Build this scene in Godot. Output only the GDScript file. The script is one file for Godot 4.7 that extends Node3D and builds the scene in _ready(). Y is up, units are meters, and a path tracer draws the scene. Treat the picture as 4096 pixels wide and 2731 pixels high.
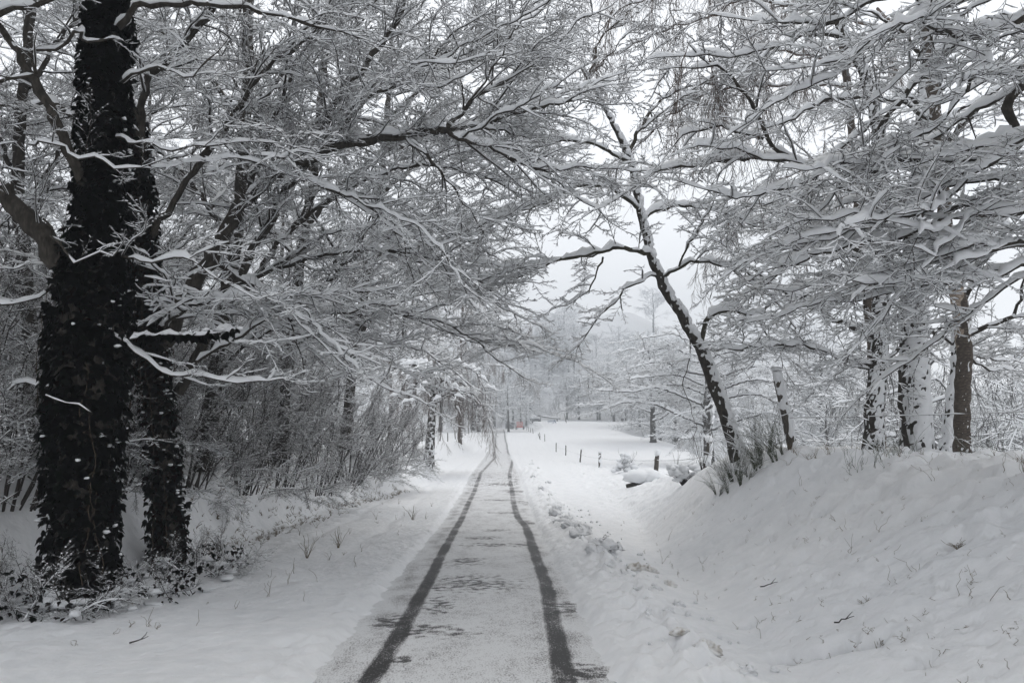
extends Node3D

var rng := RandomNumberGenerator.new()
var noise_a := FastNoiseLite.new()
var noise_b := FastNoiseLite.new()
var noise_c := FastNoiseLite.new()
var M := {}
var SPRAY := []          # SPRAY[pitch class] = meshes
var PITCH := [-70.0, -38.0, -12.0, 12.0, 36.0, 65.0]
var HANG := []
var BARE := []
var BOUGH := {}          # BOUGH[family][pitch class] = whole side branches with their sprays
var LITE := []           # the same with fewer pieces, for far trees and thickets
var LITE_BARE := []
var COARSE := []
var taken := {}


func _ready():
	# ------------------------------------------------------------------ camera, sky, sun, exposure
	var cam := Camera3D.new()
	cam.name = "camera"
	cam.fov = 46.32
	cam.far = 2000.0
	cam.near = 0.1
	cam.position = Vector3(0, 1.75, 0)
	cam.rotation_degrees = Vector3(7.93, 0, 0)
	add_child(cam)
	cam.current = true
	var env := Environment.new()
	env.background_mode = Environment.BG_SKY
	var sm := ProceduralSkyMaterial.new()
	sm.sky_top_color = Color(0.903, 0.914, 0.931)
	sm.sky_horizon_color = Color(0.905, 0.912, 0.92)
	sm.ground_horizon_color = Color(0.905, 0.912, 0.92)
	sm.ground_bottom_color = Color(0.80, 0.81, 0.83)
	sm.sky_curve = 0.2
	sm.sun_angle_max = 0.0
	var sky := Sky.new()
	sky.sky_material = sm
	env.sky = sky
	env.background_energy_multiplier = 1.0
	env.tonemap_mode = Environment.TONE_MAPPER_LINEAR
	env.tonemap_exposure = 1.85
	env.ssao_enabled = true
	env.ssil_enabled = true
	env.sdfgi_enabled = true
	env.fog_enabled = true
	env.fog_density = 0.0034
	env.fog_light_color = Color(0.915, 0.94, 0.968)
	var we := WorldEnvironment.new()
	we.name = "world_environment"
	we.environment = env
	add_child(we)
	var sun := DirectionalLight3D.new()
	sun.name = "overcast_sun"
	sun.light_energy = 0.2
	sun.light_angular_distance = 30.0
	sun.light_color = Color(1.0, 0.985, 0.96)
	sun.shadow_enabled = true
	sun.rotation_degrees = Vector3(-62, 160, 0)
	add_child(sun)

	rng.seed = 20240117
	noise_a.seed = 11
	noise_a.noise_type = FastNoiseLite.TYPE_SIMPLEX_SMOOTH
	noise_a.frequency = 1.0
	noise_a.fractal_type = FastNoiseLite.FRACTAL_NONE
	noise_b.seed = 23
	noise_b.noise_type = FastNoiseLite.TYPE_SIMPLEX_SMOOTH
	noise_b.frequency = 1.0
	noise_b.fractal_octaves = 4
	noise_c.seed = 5
	noise_c.noise_type = FastNoiseLite.TYPE_CELLULAR
	noise_c.frequency = 1.0
	noise_c.fractal_type = FastNoiseLite.FRACTAL_NONE
	make_materials()
	make_sprays()
	make_boughs()
	build_ground()
	build_road()
	build_left_trees()
	build_right_trees()
	build_far_trees()
	build_hedge()
	build_fences()
	build_farm_things()
	build_clods()
	build_small_plants()


# ====================================================================== helpers
class MB:
	var v := PackedVector3Array()
	var n := PackedVector3Array()
	var ix := PackedInt32Array()


func pv(a: Array) -> PackedVector3Array:
	var o := PackedVector3Array()
	for i in range(0, a.size(), 3):
		o.append(Vector3(a[i], a[i + 1], a[i + 2]))
	return o


func R(a: float, b: float) -> float:
	return rng.randf_range(a, b)


func numbered(called: String) -> String:
	if not taken.has(called):
		taken[called] = 0
		return called
	taken[called] += 1
	return "%s_%03d" % [called, taken[called]]


func mesh_of(parts: Array) -> ArrayMesh:      # [MB, material, MB, material ...]
	var am := ArrayMesh.new()
	for i in range(0, parts.size(), 2):
		var b: MB = parts[i]
		if b.ix.size() == 0:
			continue
		var arr := []
		arr.resize(Mesh.ARRAY_MAX)
		arr[Mesh.ARRAY_VERTEX] = b.v
		arr[Mesh.ARRAY_NORMAL] = b.n
		arr[Mesh.ARRAY_INDEX] = b.ix
		am.add_surface_from_arrays(Mesh.PRIMITIVE_TRIANGLES, arr)
		am.surface_set_material(am.get_surface_count() - 1, parts[i + 1])
	return am


func put(called: String, mesh: Mesh, parent: Node, kind := "") -> MeshInstance3D:
	var o := MeshInstance3D.new()
	o.name = numbered(called) if parent == self else called
	o.mesh = mesh
	parent.add_child(o, true)
	if kind != "":
		o.set_meta("kind", kind)
	return o


func many(called: String, mesh: Mesh, where: Array, parent: Node) -> MultiMeshInstance3D:
	var mm := MultiMesh.new()
	mm.transform_format = MultiMesh.TRANSFORM_3D
	mm.mesh = mesh
	mm.instance_count = where.size()
	for i in where.size():
		mm.set_instance_transform(i, where[i])
	var o := MultiMeshInstance3D.new()
	o.name = numbered(called) if parent == self else called
	o.multimesh = mm
	parent.add_child(o, true)
	o.set_meta("kind", "stuff")
	return o


func thing(called: String, label: String, category: String, group := "", at := Vector3.ZERO) -> Node3D:
	var o := Node3D.new()
	o.name = numbered(called)
	add_child(o)
	o.position = at
	tag(o, label, category, group)
	return o


func tag(o: Node, label: String, category: String, group := ""):
	o.set_meta("label", label)
	o.set_meta("category", category)
	if group != "":
		o.set_meta("group", group)


func smooth_path(p: PackedVector3Array, step: float, wob := 0.0) -> PackedVector3Array:
	var c := Curve3D.new()
	for i in p.size():
		var a: Vector3 = p[maxi(i - 1, 0)]
		var b: Vector3 = p[mini(i + 1, p.size() - 1)]
		var t := (b - a) / 6.0
		c.add_point(p[i], -t, t)
	c.bake_interval = step
	var l := c.get_baked_length()
	var n := maxi(3, int(l / step))
	var o := PackedVector3Array()
	for i in n + 1:
		var q := c.sample_baked(l * i / n, true)
		if wob > 0.0 and i > 0 and i < n:
			q += Vector3(noise_a.get_noise_3d(q.x * 2.3, q.y * 2.3, q.z * 2.3), noise_a.get_noise_3d(q.x * 2.3 + 40, q.y * 2.3, q.z * 2.3), noise_a.get_noise_3d(q.x * 2.3, q.y * 2.3 + 40, q.z * 2.3)) * wob
			q += Vector3(noise_a.get_noise_3d(q.x * 6, q.y * 6, q.z * 6 + 9), noise_a.get_noise_3d(q.x * 6 + 20, q.y * 6, q.z * 6), 0) * wob * 0.45
		o.append(q)
	return o


func taper(n: int, a: float, b: float, pw := 1.0) -> PackedFloat32Array:
	var o := PackedFloat32Array()
	for i in n:
		o.append(lerpf(a, b, pow(float(i) / (n - 1), pw)))
	return o


func rings(b: MB, m: int, k: int, base: int, closed := true):
	for i in m - 1:
		for j in (k if closed else k - 1):
			var j2 := (j + 1) % k
			var a := base + i * k + j
			var c := base + i * k + j2
			var d := base + (i + 1) * k + j
			var e := base + (i + 1) * k + j2
			b.ix.append_array(PackedInt32Array([a, e, c, a, d, e]))


func tube(b: MB, p: PackedVector3Array, r: PackedFloat32Array, sides: int, rough := 0.0, freq := 3.0):
	var m := p.size()
	var base := b.v.size()
	var t := (p[1] - p[0]).normalized()
	var u := t.cross(Vector3.UP if absf(t.y) < 0.9 else Vector3.RIGHT).normalized()
	for i in m:
		t = (p[mini(i + 1, m - 1)] - p[maxi(i - 1, 0)]).normalized()
		u = (u - t * u.dot(t)).normalized()
		var w := t.cross(u)
		for k in sides:
			var a := TAU * k / sides
			var d := u * cos(a) + w * sin(a)
			var rr := r[i]
			if rough > 0.0:
				var q := p[i] + d * rr
				rr += rough * noise_b.get_noise_3d(q.x * freq, q.y * freq * 0.35, q.z * freq)
			b.v.append(p[i] + d * rr)
			b.n.append(d)
	rings(b, m, sides, base)
	var tip := b.v.size()
	b.v.append(p[m - 1] + t * r[m - 1] * 0.6)
	b.n.append(t)
	for k in sides:
		b.ix.append_array(PackedInt32Array([tip - sides + k, tip, tip - sides + (k + 1) % sides]))


const PROF5 := [[-1.0, 0.04], [-0.92, 0.56], [0.0, 1.0], [0.92, 0.56], [1.0, 0.04]]
const PROF3 := [[-1.0, 0.06], [0.0, 1.0], [1.0, 0.06]]


func ridge(b: MB, p: PackedVector3Array, r: PackedFloat32Array, amt: float, fine: bool, lump := 0.45, seed_off := 0.0):
	# snow lying along the top of a branch
	var m := p.size()
	var prof: Array = PROF5 if fine else PROF3
	var base := b.v.size()
	for i in m:
		var t := (p[mini(i + 1, m - 1)] - p[maxi(i - 1, 0)]).normalized()
		var s := t.cross(Vector3.UP)
		if s.length() < 0.05:
			s = Vector3.RIGHT
		s = s.normalized()
		var n := s.cross(t)
		var lie := clampf(1.0 - t.y * t.y * 1.1, 0.0, 1.0)
		var q := p[i]
		var lu := 1.0 + lump * (noise_a.get_noise_3d(q.x * 3.0 + seed_off, q.y * 3.0, q.z * 3.0) * 1.3 + noise_a.get_noise_3d(q.x * 9.0 + seed_off, q.y * 9.0, q.z * 9.0) * 0.8)
		var f := clampf(lie * lu, 0.0, 1.6) * smoothstep(0.08, 0.4, lie)
		if i == m - 1 or i == 0:
			f *= 0.45
		var w := (r[i] * 1.06 + amt * (0.2 if fine else 0.27)) * clampf(f * 1.6, 0.15, 1.15)
		var h := (r[i] * 0.75 + amt) * f
		for e in prof:
			b.v.append(q + s * (e[0] * w) + n * (e[1] * h))
			b.n.append((s * e[0] + n * (e[1] - 0.15) * 1.2).normalized())
	rings(b, m, prof.size(), base)


func blob(b: MB, c: Vector3, rx: float, ry: float, rz: float, seg := 7, rows := 4, rough := 0.2):
	var base := b.v.size()
	for i in rows + 1:
		var ph := PI * i / rows
		for k in seg:
			var a := TAU * k / seg
			var d := Vector3(sin(ph) * cos(a), cos(ph), -sin(ph) * sin(a))
			var g := 1.0 + rough * noise_a.get_noise_3d(c.x * 7 + d.x * 1.3, c.y * 7 + d.y * 1.3, c.z * 7 + d.z * 1.3)
			b.v.append(c + Vector3(d.x * rx, d.y * ry, d.z * rz) * g)
			b.n.append(Vector3(d.x / rx, d.y / ry, d.z / rz).normalized())
	for i in rows:
		for k in seg:
			var k2 := (k + 1) % seg
			var a := base + i * seg + k
			var c2 := base + i * seg + k2
			var d2 := base + (i + 1) * seg + k
			var e := base + (i + 1) * seg + k2
			b.ix.append_array(PackedInt32Array([a, c2, e, a, e, d2]))


func shell(b: MB, p: PackedVector3Array, r: PackedFloat32Array, face: Vector3, bias: float, gain: float, thick: float, freq: float, sides := 14):
	# snow blown on to a trunk: lies proud of the bark in patches, under it elsewhere
	var m := p.size()
	var base := b.v.size()
	var t := (p[1] - p[0]).normalized()
	var u := t.cross(Vector3.FORWARD).normalized()
	for i in m:
		t = (p[mini(i + 1, m - 1)] - p[maxi(i - 1, 0)]).normalized()
		u = (u - t * u.dot(t)).normalized()
		var w := t.cross(u)
		for k in sides:
			var a := TAU * k / sides
			var d := u * cos(a) + w * sin(a)
			var q := p[i] + d * r[i]
			var g := 1.7 * noise_b.get_noise_3d(q.x * freq, q.y * freq * 0.8, q.z * freq) + bias + gain * d.dot(face)
			b.v.append(p[i] + d * (r[i] + clampf(g * thick * 2.0, -0.6 * r[i], thick)))
			b.n.append(d)
	rings(b, m, sides, base)
	fix_normals(b, base, m, sides)


func fix_normals(b: MB, base: int, m: int, k: int):
	for i in m:
		for j in k:
			var c := base + i * k + j
			var x := b.v[base + i * k + (j + 1) % k] - b.v[base + i * k + (j + k - 1) % k]
			var y := b.v[base + mini(i + 1, m - 1) * k + j] - b.v[base + maxi(i - 1, 0) * k + j]
			var n := x.cross(y).normalized()
			if n.dot(b.n[c]) < 0:
				n = -n
			b.n[c] = n


# ====================================================================== materials
func mat(called: String, c: Color, rough: float) -> StandardMaterial3D:
	var m := StandardMaterial3D.new()
	m.resource_name = called
	m.albedo_color = c.linear_to_srgb()
	m.roughness = rough
	m.metallic_specular = 0.3
	return m


func noise_tex(seed_: int, freq: float, ramp: Array, size := 256, oct := 4) -> NoiseTexture2D:
	var f := FastNoiseLite.new()
	f.seed = seed_
	f.frequency = freq
	f.fractal_octaves = oct
	var t := NoiseTexture2D.new()
	t.width = size
	t.height = size
	t.seamless = true
	t.noise = f
	if ramp.size():
		var g := Gradient.new()
		var offs := PackedFloat32Array()
		var cols := PackedColorArray()
		for i in range(0, ramp.size(), 2):
			offs.append(ramp[i])
			cols.append(ramp[i + 1])
		g.offsets = offs
		g.colors = cols
		t.color_ramp = g
	return t


func gray(v: float) -> Color:
	return Color(v, v, v)


func bark(called: String, c1: Color, c2: Color, scale: Vector3, bump := 1.2) -> StandardMaterial3D:
	var m := mat(called, Color.WHITE, 0.95)
	m.albedo_texture = noise_tex(called.length() * 7 + 3, 0.02, [0.0, c1.linear_to_srgb(), 0.5, c1.lerp(c2, 0.4).linear_to_srgb(), 0.75, c2.linear_to_srgb()], 256, 5)
	m.uv1_triplanar = true
	m.uv1_world_triplanar = true
	m.uv1_scale = scale
	m.heightmap_enabled = true
	m.heightmap_texture = noise_tex(called.length() * 5 + 9, 0.03, [], 256, 5)
	m.heightmap_scale = bump
	return m


func make_materials():
	var s := mat("snow", Color(0.81, 0.82, 0.835), 0.85)
	M.snow = s
	var g := mat("ground_snow", Color.WHITE, 0.85)
	g.albedo_texture = noise_tex(77, 0.012, [0.25, Color(0.78, 0.79, 0.805).linear_to_srgb(), 0.7, Color(0.84, 0.845, 0.855).linear_to_srgb()], 512, 5)
	g.uv1_triplanar = true
	g.uv1_world_triplanar = true
	g.uv1_scale = Vector3.ONE * 0.45
	g.heightmap_enabled = true
	g.heightmap_texture = noise_tex(78, 0.03, [], 512, 5)
	g.heightmap_scale = 1.6
	M.ground = g
	M.dirty_snow = mat("dirty_snow", Color.WHITE, 0.9)
	M.dirty_snow.albedo_texture = noise_tex(33, 0.02, [0.3, Color(0.80, 0.80, 0.80).linear_to_srgb(), 0.52, Color(0.74, 0.73, 0.71).linear_to_srgb(), 0.78, Color(0.33, 0.29, 0.25).linear_to_srgb()], 256, 4)
	M.dirty_snow.uv1_triplanar = true
	M.dirty_snow.uv1_world_triplanar = true
	M.dirty_snow.uv1_scale = Vector3.ONE * 1.3
	M.twig = mat("twig", Color(0.045, 0.038, 0.033), 0.9)
	M.birch_twig = mat("birch_twig", Color(0.12, 0.09, 0.075), 0.9)
	M.bark = bark("bark", Color(0.022, 0.019, 0.016), Color(0.075, 0.066, 0.055), Vector3(3, 1.2, 3))
	M.bark_green = bark("mossy_bark", Color(0.024, 0.021, 0.016), Color(0.085, 0.078, 0.055), Vector3(3, 1.2, 3))
	M.bark_birch = bark("birch_bark", Color(0.04, 0.033, 0.028), Color(0.15, 0.125, 0.105), Vector3(2.2, 5, 2.2), 0.6)
	M.bark_pale = bark("pale_birch_bark", Color(0.14, 0.10, 0.075), Color(0.50, 0.43, 0.36), Vector3(2, 6, 2), 0.5)
	M.post = bark("weathered_post", Color(0.05, 0.042, 0.035), Color(0.13, 0.115, 0.10), Vector3(6, 1.5, 6), 0.5)
	M.ivy3 = mat("ivy_leaf_olive", Color(0.034, 0.040, 0.016), 0.6)
	M.ivy = mat("ivy_leaf", Color(0.018, 0.034, 0.018), 0.5)
	M.ivy2 = mat("ivy_leaf_light", Color(0.036, 0.066, 0.03), 0.55)
	M.dead_leaf = mat("dead_leaf", Color(0.085, 0.036, 0.022), 0.9)
	M.grass = mat("dry_grass", Color(0.16, 0.12, 0.075), 0.95)
	M.stem = mat("ivy_stem", Color(0.07, 0.052, 0.036), 0.95)
	M.broom = mat("broom_stem", Color(0.075, 0.085, 0.055), 0.9)
	M.wire = mat("wire", Color(0.14, 0.13, 0.13), 0.7)
	M.red = mat("red_paint", Color(0.55, 0.06, 0.04), 0.5)
	M.blue = mat("blue_paint", Color(0.07, 0.11, 0.22), 0.5)
	M.rubber = mat("rubber", Color(0.03, 0.03, 0.03), 0.8)
	M.board = mat("grey_board", Color(0.10, 0.10, 0.105), 0.9)
	M.earth = mat("earth", Color(0.05, 0.04, 0.03), 1.0)


# ====================================================================== twig sprays (shared meshes)
func twig_path(p: Vector3, d: Vector3, len_: float, n: int, wig: float, sag: float) -> PackedVector3Array:
	var o := PackedVector3Array([p])
	for i in n:
		d = (d + Vector3(R(-wig, wig), R(-wig, wig) - sag, R(-wig, wig))).normalized()
		p += d * (len_ / n)
		o.append(p)
	return o


func make_spray(pitch: float, snow_amt: float, hang := false, thick := 1.0, lite := false, coarse := false) -> ArrayMesh:
	var wood := MB.new()
	var snow := MB.new()
	var a := deg_to_rad(pitch)
	var ms := 5 if lite else 8
	var main := twig_path(Vector3.ZERO, Vector3(cos(a), sin(a), 0), 1.0, ms, 0.20, 0.06 if hang else 0.0)
	var rm := taper(ms + 1, 0.0095 * thick, 0.0042 * thick)
	tube(wood, main, rm, 3)
	ridge(snow, main, rm, snow_amt, coarse, 0.6, R(0, 50))
	var n := 12 if hang else (7 if lite else (5 if coarse else 8))
	for i in n:
		var t := 0.08 + 0.9 * i / n
		var f := t * ms
		var k := int(f)
		var p := main[k].lerp(main[k + 1], f - k)
		var tan := (main[k + 1] - main[k]).normalized()
		var sgn := 1.0 if i % 2 == 0 else -1.0
		var side := tan.cross(Vector3.UP)
		side = side.normalized() if side.length() > 0.1 else Vector3.BACK
		side = side.rotated(tan, R(-0.7, 0.7))
		var ang := deg_to_rad(R(22, 75))
		var d := tan * cos(ang) + side * (sgn * sin(ang)) + Vector3(0, R(-0.25, 0.2), 0)
		var l := R(0.14, 0.58) * (1.0 - 0.45 * t) * (1.25 if coarse else 1.0)
		if hang:
			d = (d + Vector3(0, -0.9, 0))
			l *= 1.2
		var tw := twig_path(p, d.normalized(), l, 2 if lite else 3, 0.24, 0.0 if hang else -0.10)
		var rt := taper(tw.size(), 0.0066 * thick, 0.0034 * thick)
		tube(wood, tw, rt, 3)
		if snow_amt > 0.008 or rng.randf() < 0.5:
			ridge(snow, tw, rt, snow_amt * R(0.6, 1.0), coarse, 0.6, R(0, 50))
		for q in (2 if hang or i % 3 == 0 else (0 if lite or coarse else 1)):
			var p2 := tw[q + 1]
			var d2 := ((tw[q + 1] - tw[q]).normalized() + Vector3(R(-0.8, 0.8), R(-0.5, 0.5) - (0.4 if hang else 0.0), R(-0.8, 0.8))).normalized()
			var tx := twig_path(p2, d2, R(0.06, 0.16), 2, 0.2, 0.0)
			var rx := taper(3, 0.0046 * thick, 0.003 * thick)
			tube(wood, tx, rx, 3)
			if rng.randf() < 0.75:
				ridge(snow, tx, rx, snow_amt * R(0.5, 0.85), false, 0.6, R(0, 50))
		if not hang and not lite and rng.randf() < 0.3:
			blob(snow, p + Vector3(0, 0.012, 0), R(0.03, 0.055), R(0.018, 0.032), R(0.025, 0.045), 5, 3, 0.4)
	return mesh_of([wood, M.birch_twig if hang else M.twig, snow, M.snow])


func make_sprays():
	for pt in PITCH:
		var a := []
		for k in 3:
			a.append(make_spray(pt, 0.034))
		SPRAY.append(a)
		a = []
		for k in 2:
			a.append(make_spray(pt, 0.0078, false, 0.95))
		BARE.append(a)
		COARSE.append([make_spray(pt, 0.054, false, 1.15, false, true), make_spray(pt, 0.054, false, 1.15, false, true), make_spray(pt, 0.054, false, 1.15, false, true)])
		LITE.append([make_spray(pt, 0.036, false, 1.0, true), make_spray(pt, 0.036, false, 1.0, true)])
		LITE_BARE.append([make_spray(pt, 0.013, false, 0.9, true), make_spray(pt, 0.013, false, 0.9, true)])
	for k in 3:
		HANG.append(make_spray(-80.0, 0.012, true, 0.5))


# ====================================================================== trees
func new_tree(called: String, label: String, group := "", category := "tree") -> Dictionary:
	var o := thing(called, label, category, group)
	var sp := {}
	return {"node": o, "wood": MB.new(), "snow": MB.new(), "sprays": sp, "limbs": []}


func baked(t: Dictionary):
	# joins the sprays to the branches they grow from
	for mesh in t.sprays:
		for s in mesh.get_surface_count():
			var arr: Array = mesh.surface_get_arrays(s)
			var to: MB = t.wood if s == 0 else t.snow
			var v: PackedVector3Array = arr[Mesh.ARRAY_VERTEX]
			var n: PackedVector3Array = arr[Mesh.ARRAY_NORMAL]
			var ix: PackedInt32Array = arr[Mesh.ARRAY_INDEX]
			for x in t.sprays[mesh]:
				var base := to.v.size()
				to.v.append_array(x * v)
				to.n.append_array(Transform3D(x.basis.orthonormalized(), Vector3.ZERO) * n)
				var iy := ix.duplicate()
				for i in iy.size():
					iy[i] += base
				to.ix.append_array(iy)
	t.sprays = {}


func finish_tree(t: Dictionary):
	var o: Node3D = t.node
	if t.has("bake"):
		baked(t)
	if t.wood.ix.size():
		put("branches", mesh_of([t.wood, t.get("bark", M.bark)]), o, "stuff")
	if t.snow.ix.size():
		put("snow_on_branches", mesh_of([t.snow, M.snow]), o, "stuff")
	for mesh in t.sprays:
		many("twigs", mesh, t.sprays[mesh], o)


func limb(t: Dictionary, pts: PackedVector3Array, r0: float, r1: float, o := {}):
	# one traced limb: bark, the snow on it, and everything that grows from it
	var p := smooth_path(pts, 0.2 * o.get("step", 0.6), o.get("wob", 0.05))
	var n := p.size()
	var r := taper(n, r0, r1, 0.9)
	if o.get("merge", false):
		tube(t.wood, p, r, 6)
		ridge(t.snow, p, r, o.get("snow", 0.06), true)
		if o.get("kids", true):
			sprout(t, p, r, o)
		return null
	var wood := MB.new()
	tube(wood, p, r, 10, r0 * 0.3, 7.0)
	var part := put(o.get("name", "limb"), mesh_of([wood, o.get("bark", t.get("bark", M.bark))]), t.node)
	var amt: float = o.get("snow", 0.06)
	if amt > 0.0:
		var sn := MB.new()
		ridge(sn, p, r, amt, true, 0.75)
		put("snow_cover", mesh_of([sn, M.snow]), part)
	if o.get("kids", true):
		sprout(t, p, r, o)
	for i in o.get("sub", 0):
		var k: int = int((0.12 + 0.75 * (i + rng.randf()) / o.sub) * (n - 2))
		var tan := (p[k + 1] - p[k]).normalized()
		var d := tan.rotated(Vector3.UP, R(0.25, 0.75) * (1.0 if i % 2 else -1.0))
		d.y = clampf(d.y + R(-0.25, 0.2), -0.4, 0.5)
		d = d.normalized()
		var q := PackedVector3Array([p[k]])
		var l: float = R(0.9, 1.5) * o.get("sublen", 1.0)
		for j in 4:
			d = (d + Vector3(R(-0.25, 0.25), R(-0.22, 0.2), R(-0.25, 0.25))).normalized()
			q.append(q[j] + d * l * 0.5)
		limb(t, q, clampf(r[k] * 0.6, 0.014, 0.032), 0.008, {"merge": true, "step": 0.6, "snow": o.get("snow", 0.06) * 0.85, "len": 1.0, "gap": 0.3, "from": 0.2, "coarse": o.get("coarse", 0.0), "bare": o.get("bare", 0.0), "tw": 0.25, "tws": 0.6, "rise": 0.02})
	return part


func sprout(t: Dictionary, p: PackedVector3Array, r: PackedFloat32Array, o: Dictionary):
	var n := p.size()
	var sc: float = o.get("scale", 1.0)
	var gap: float = o.get("gap", 0.34) * sc
	var from: float = o.get("from", 0.15)
	var len0: float = o.get("len", 1.9) * sc
	var total := 0.0
	for i in n - 1:
		total += p[i].distance_to(p[i + 1])
	var count := maxi(2, int(total * (1.0 - from) / gap))
	for i in count:
		var f := from + (1.0 - from) * (i + rng.randf()) / count
		var g := minf(f * (n - 1), n - 1.001)
		var k := int(g)
		var q := p[k].lerp(p[k + 1], g - k)
		var tan := (p[k + 1] - p[k]).normalized()
		var ang := deg_to_rad(R(35, 80))
		var side := tan.cross(Vector3.UP)
		side = (side.normalized() if side.length() > 0.05 else Vector3.RIGHT)
		side = side.rotated(tan, R(-1.0, 1.0) + (PI if rng.randf() < 0.5 else 0.0))
		side.y = side.y * 0.75 + o.get("rise", 0.12)
		var d := (tan * cos(ang) + side * sin(ang)).normalized()
		var l := len0 * R(0.45, 1.1) * (1.0 - 0.45 * f)
		var rr := minf(r[k] * 0.6, R(0.012, 0.024) * sqrt(sc) * (l / (1.6 * sc) + 0.35))
		branch(t, q, d, l, maxf(rr, 0.006 * sc), o)
	branch(t, p[n - 1], (p[n - 1] - p[n - 2]).normalized(), len0 * 0.5, maxf(r[n - 1] * 0.95, 0.006), o)


func make_boughs():
	var fams := {"snowy": [0.0, 0.0, 0.17, 0.075], "mixed": [0.38, 0.0, 0.16, 0.07], "hanging": [0.1, 0.72, 0.17, 0.075], "bare": [0.93, 0.0, 0.10, 0.02], "coarse": [0.06, 0.0, 0.24, 0.085]}
	for fam in fams:
		var opt: Array = fams[fam]
		var all := []
		for pt in PITCH:
			var a := []
			for k in 2:
				var t := {"wood": MB.new(), "snow": MB.new(), "sprays": {}, "loose": true}
				if fam == "coarse":
					t.coarse = true
				var o := {"bare": opt[0], "hang": opt[1], "tw": opt[2], "tws": 0.85, "snow": opt[3], "droop": 0.35 if fam == "hanging" else 0.10}
				branch(t, Vector3.ZERO, Vector3(cos(deg_to_rad(pt)), sin(deg_to_rad(pt)), 0), 1.8, 0.024 if fam == "coarse" else 0.019, o)
				baked(t)
				a.append(mesh_of([t.wood, M.birch_twig if fam == "hanging" else M.twig, t.snow, M.snow]))
			all.append(a)
		BOUGH[fam] = all


func bough(t: Dictionary, at: Vector3, h: Vector3, length: float, o: Dictionary):
	if at.distance_to(Vector3(0, 1.75, 0)) < 5.5:
		return
	var fam := "hanging" if o.get("hang", 0.0) > 0.3 else ("bare" if o.get("bare", 0.0) > 0.6 else ("mixed" if o.get("bare", 0.0) > 0.12 else "snowy"))
	if o.get("coarse", 0.0) > rng.randf():
		fam = "coarse"
	var pt := rad_to_deg(asin(clampf(h.y, -1, 1)))
	var best := 0
	for i in PITCH.size():
		if absf(PITCH[i] - pt) < absf(PITCH[best] - pt):
			best = i
	var mesh: Mesh = BOUGH[fam][best][rng.randi() % 2]
	var b := Basis(Vector3.UP, atan2(-h.z, h.x)) * Basis(Vector3.RIGHT, R(-0.3, 0.3)) * Basis(Vector3.BACK, R(-0.14, 0.14))
	if not t.sprays.has(mesh):
		t.sprays[mesh] = []
	t.sprays[mesh].append(Transform3D(b.scaled(Vector3.ONE * length / 1.8), at))


func branch(t: Dictionary, start: Vector3, dir: Vector3, length: float, r0: float, o: Dictionary):
	if not t.has("bake") and not t.has("loose") and length > 0.75:
		bough(t, start, dir, length, o)
		return
	var sc: float = o.get("scale", 1.0)
	var n := clampi(int(length / (0.17 * sc)), 4, 12)
	var p := PackedVector3Array([start])
	var d := dir
	var q := start
	var wig: float = o.get("wig", 0.2)
	var droop: float = o.get("droop", 0.10)
	for i in n:
		d = (d + Vector3(R(-wig, wig), R(-wig, wig) * 0.8 + 0.03 - droop * i / n, R(-wig, wig))).normalized()
		q += d * (length / n)
		p.append(q)
	var r := taper(n + 1, r0, maxf(r0 * 0.3, 0.004 * sc))
	tube(t.wood, p, r, 4)
	ridge(t.snow, p, r, o.get("snow", 0.06) * 0.62, true, 0.6)
	var hang: float = o.get("hang", 0.0)
	var bare: float = o.get("bare", 0.0)
	var cnt := maxi(2, int(length / (o.get("tw", 0.13) * sc)))
	for i in cnt:
		var f := 0.12 + 0.88 * (i + rng.randf()) / cnt
		var g := minf(f * n, n - 0.001)
		var k := int(g)
		var tan := (p[k + 1] - p[k]).normalized()
		var h := tan.rotated(Vector3.UP, deg_to_rad(R(25, 75)) * (1.0 if rng.randf() < 0.5 else -1.0))
		h.y += R(-0.45, 0.45)
		spray(t, p[k].lerp(p[k + 1], g - k), h.normalized(), R(0.5, 1.05) * sc * o.get("tws", 0.75), hang, bare)
	spray(t, p[n], (p[n] - p[n - 1]).normalized(), R(0.6, 1.0) * sc * o.get("tws", 0.75), hang, bare)


func spray(t: Dictionary, at: Vector3, h: Vector3, s: float, hang := 0.0, bare := 0.0):
	if not t.has("loose") and at.distance_to(Vector3(0, 1.75, 0)) < 5.5:
		return
	var mesh: Mesh
	var yaw := atan2(-h.z, h.x)
	if hang > 0.0 and rng.randf() < hang:
		mesh = HANG[rng.randi() % HANG.size()]
		s *= R(1.2, 2.0)
		yaw = R(0, TAU)
	else:
		var pt := rad_to_deg(asin(clampf(h.y, -1, 1)))
		var best := 0
		for i in PITCH.size():
			if absf(PITCH[i] - pt) < absf(PITCH[best] - pt):
				best = i
		if t.has("bake"):
			mesh = (LITE_BARE if rng.randf() < bare else LITE)[best][rng.randi() % 2]
		else:
			mesh = BARE[best][rng.randi() % 2] if rng.randf() < bare else (COARSE if t.has("coarse") else SPRAY)[best][rng.randi() % 3]
	var b := Basis(Vector3.UP, yaw) * Basis(Vector3.RIGHT, R(-0.25, 0.25)) * Basis(Vector3.BACK, R(-0.12, 0.12))
	if not t.sprays.has(mesh):
		t.sprays[mesh] = []
	t.sprays[mesh].append(Transform3D(b.scaled(Vector3.ONE * s), at))


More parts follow.
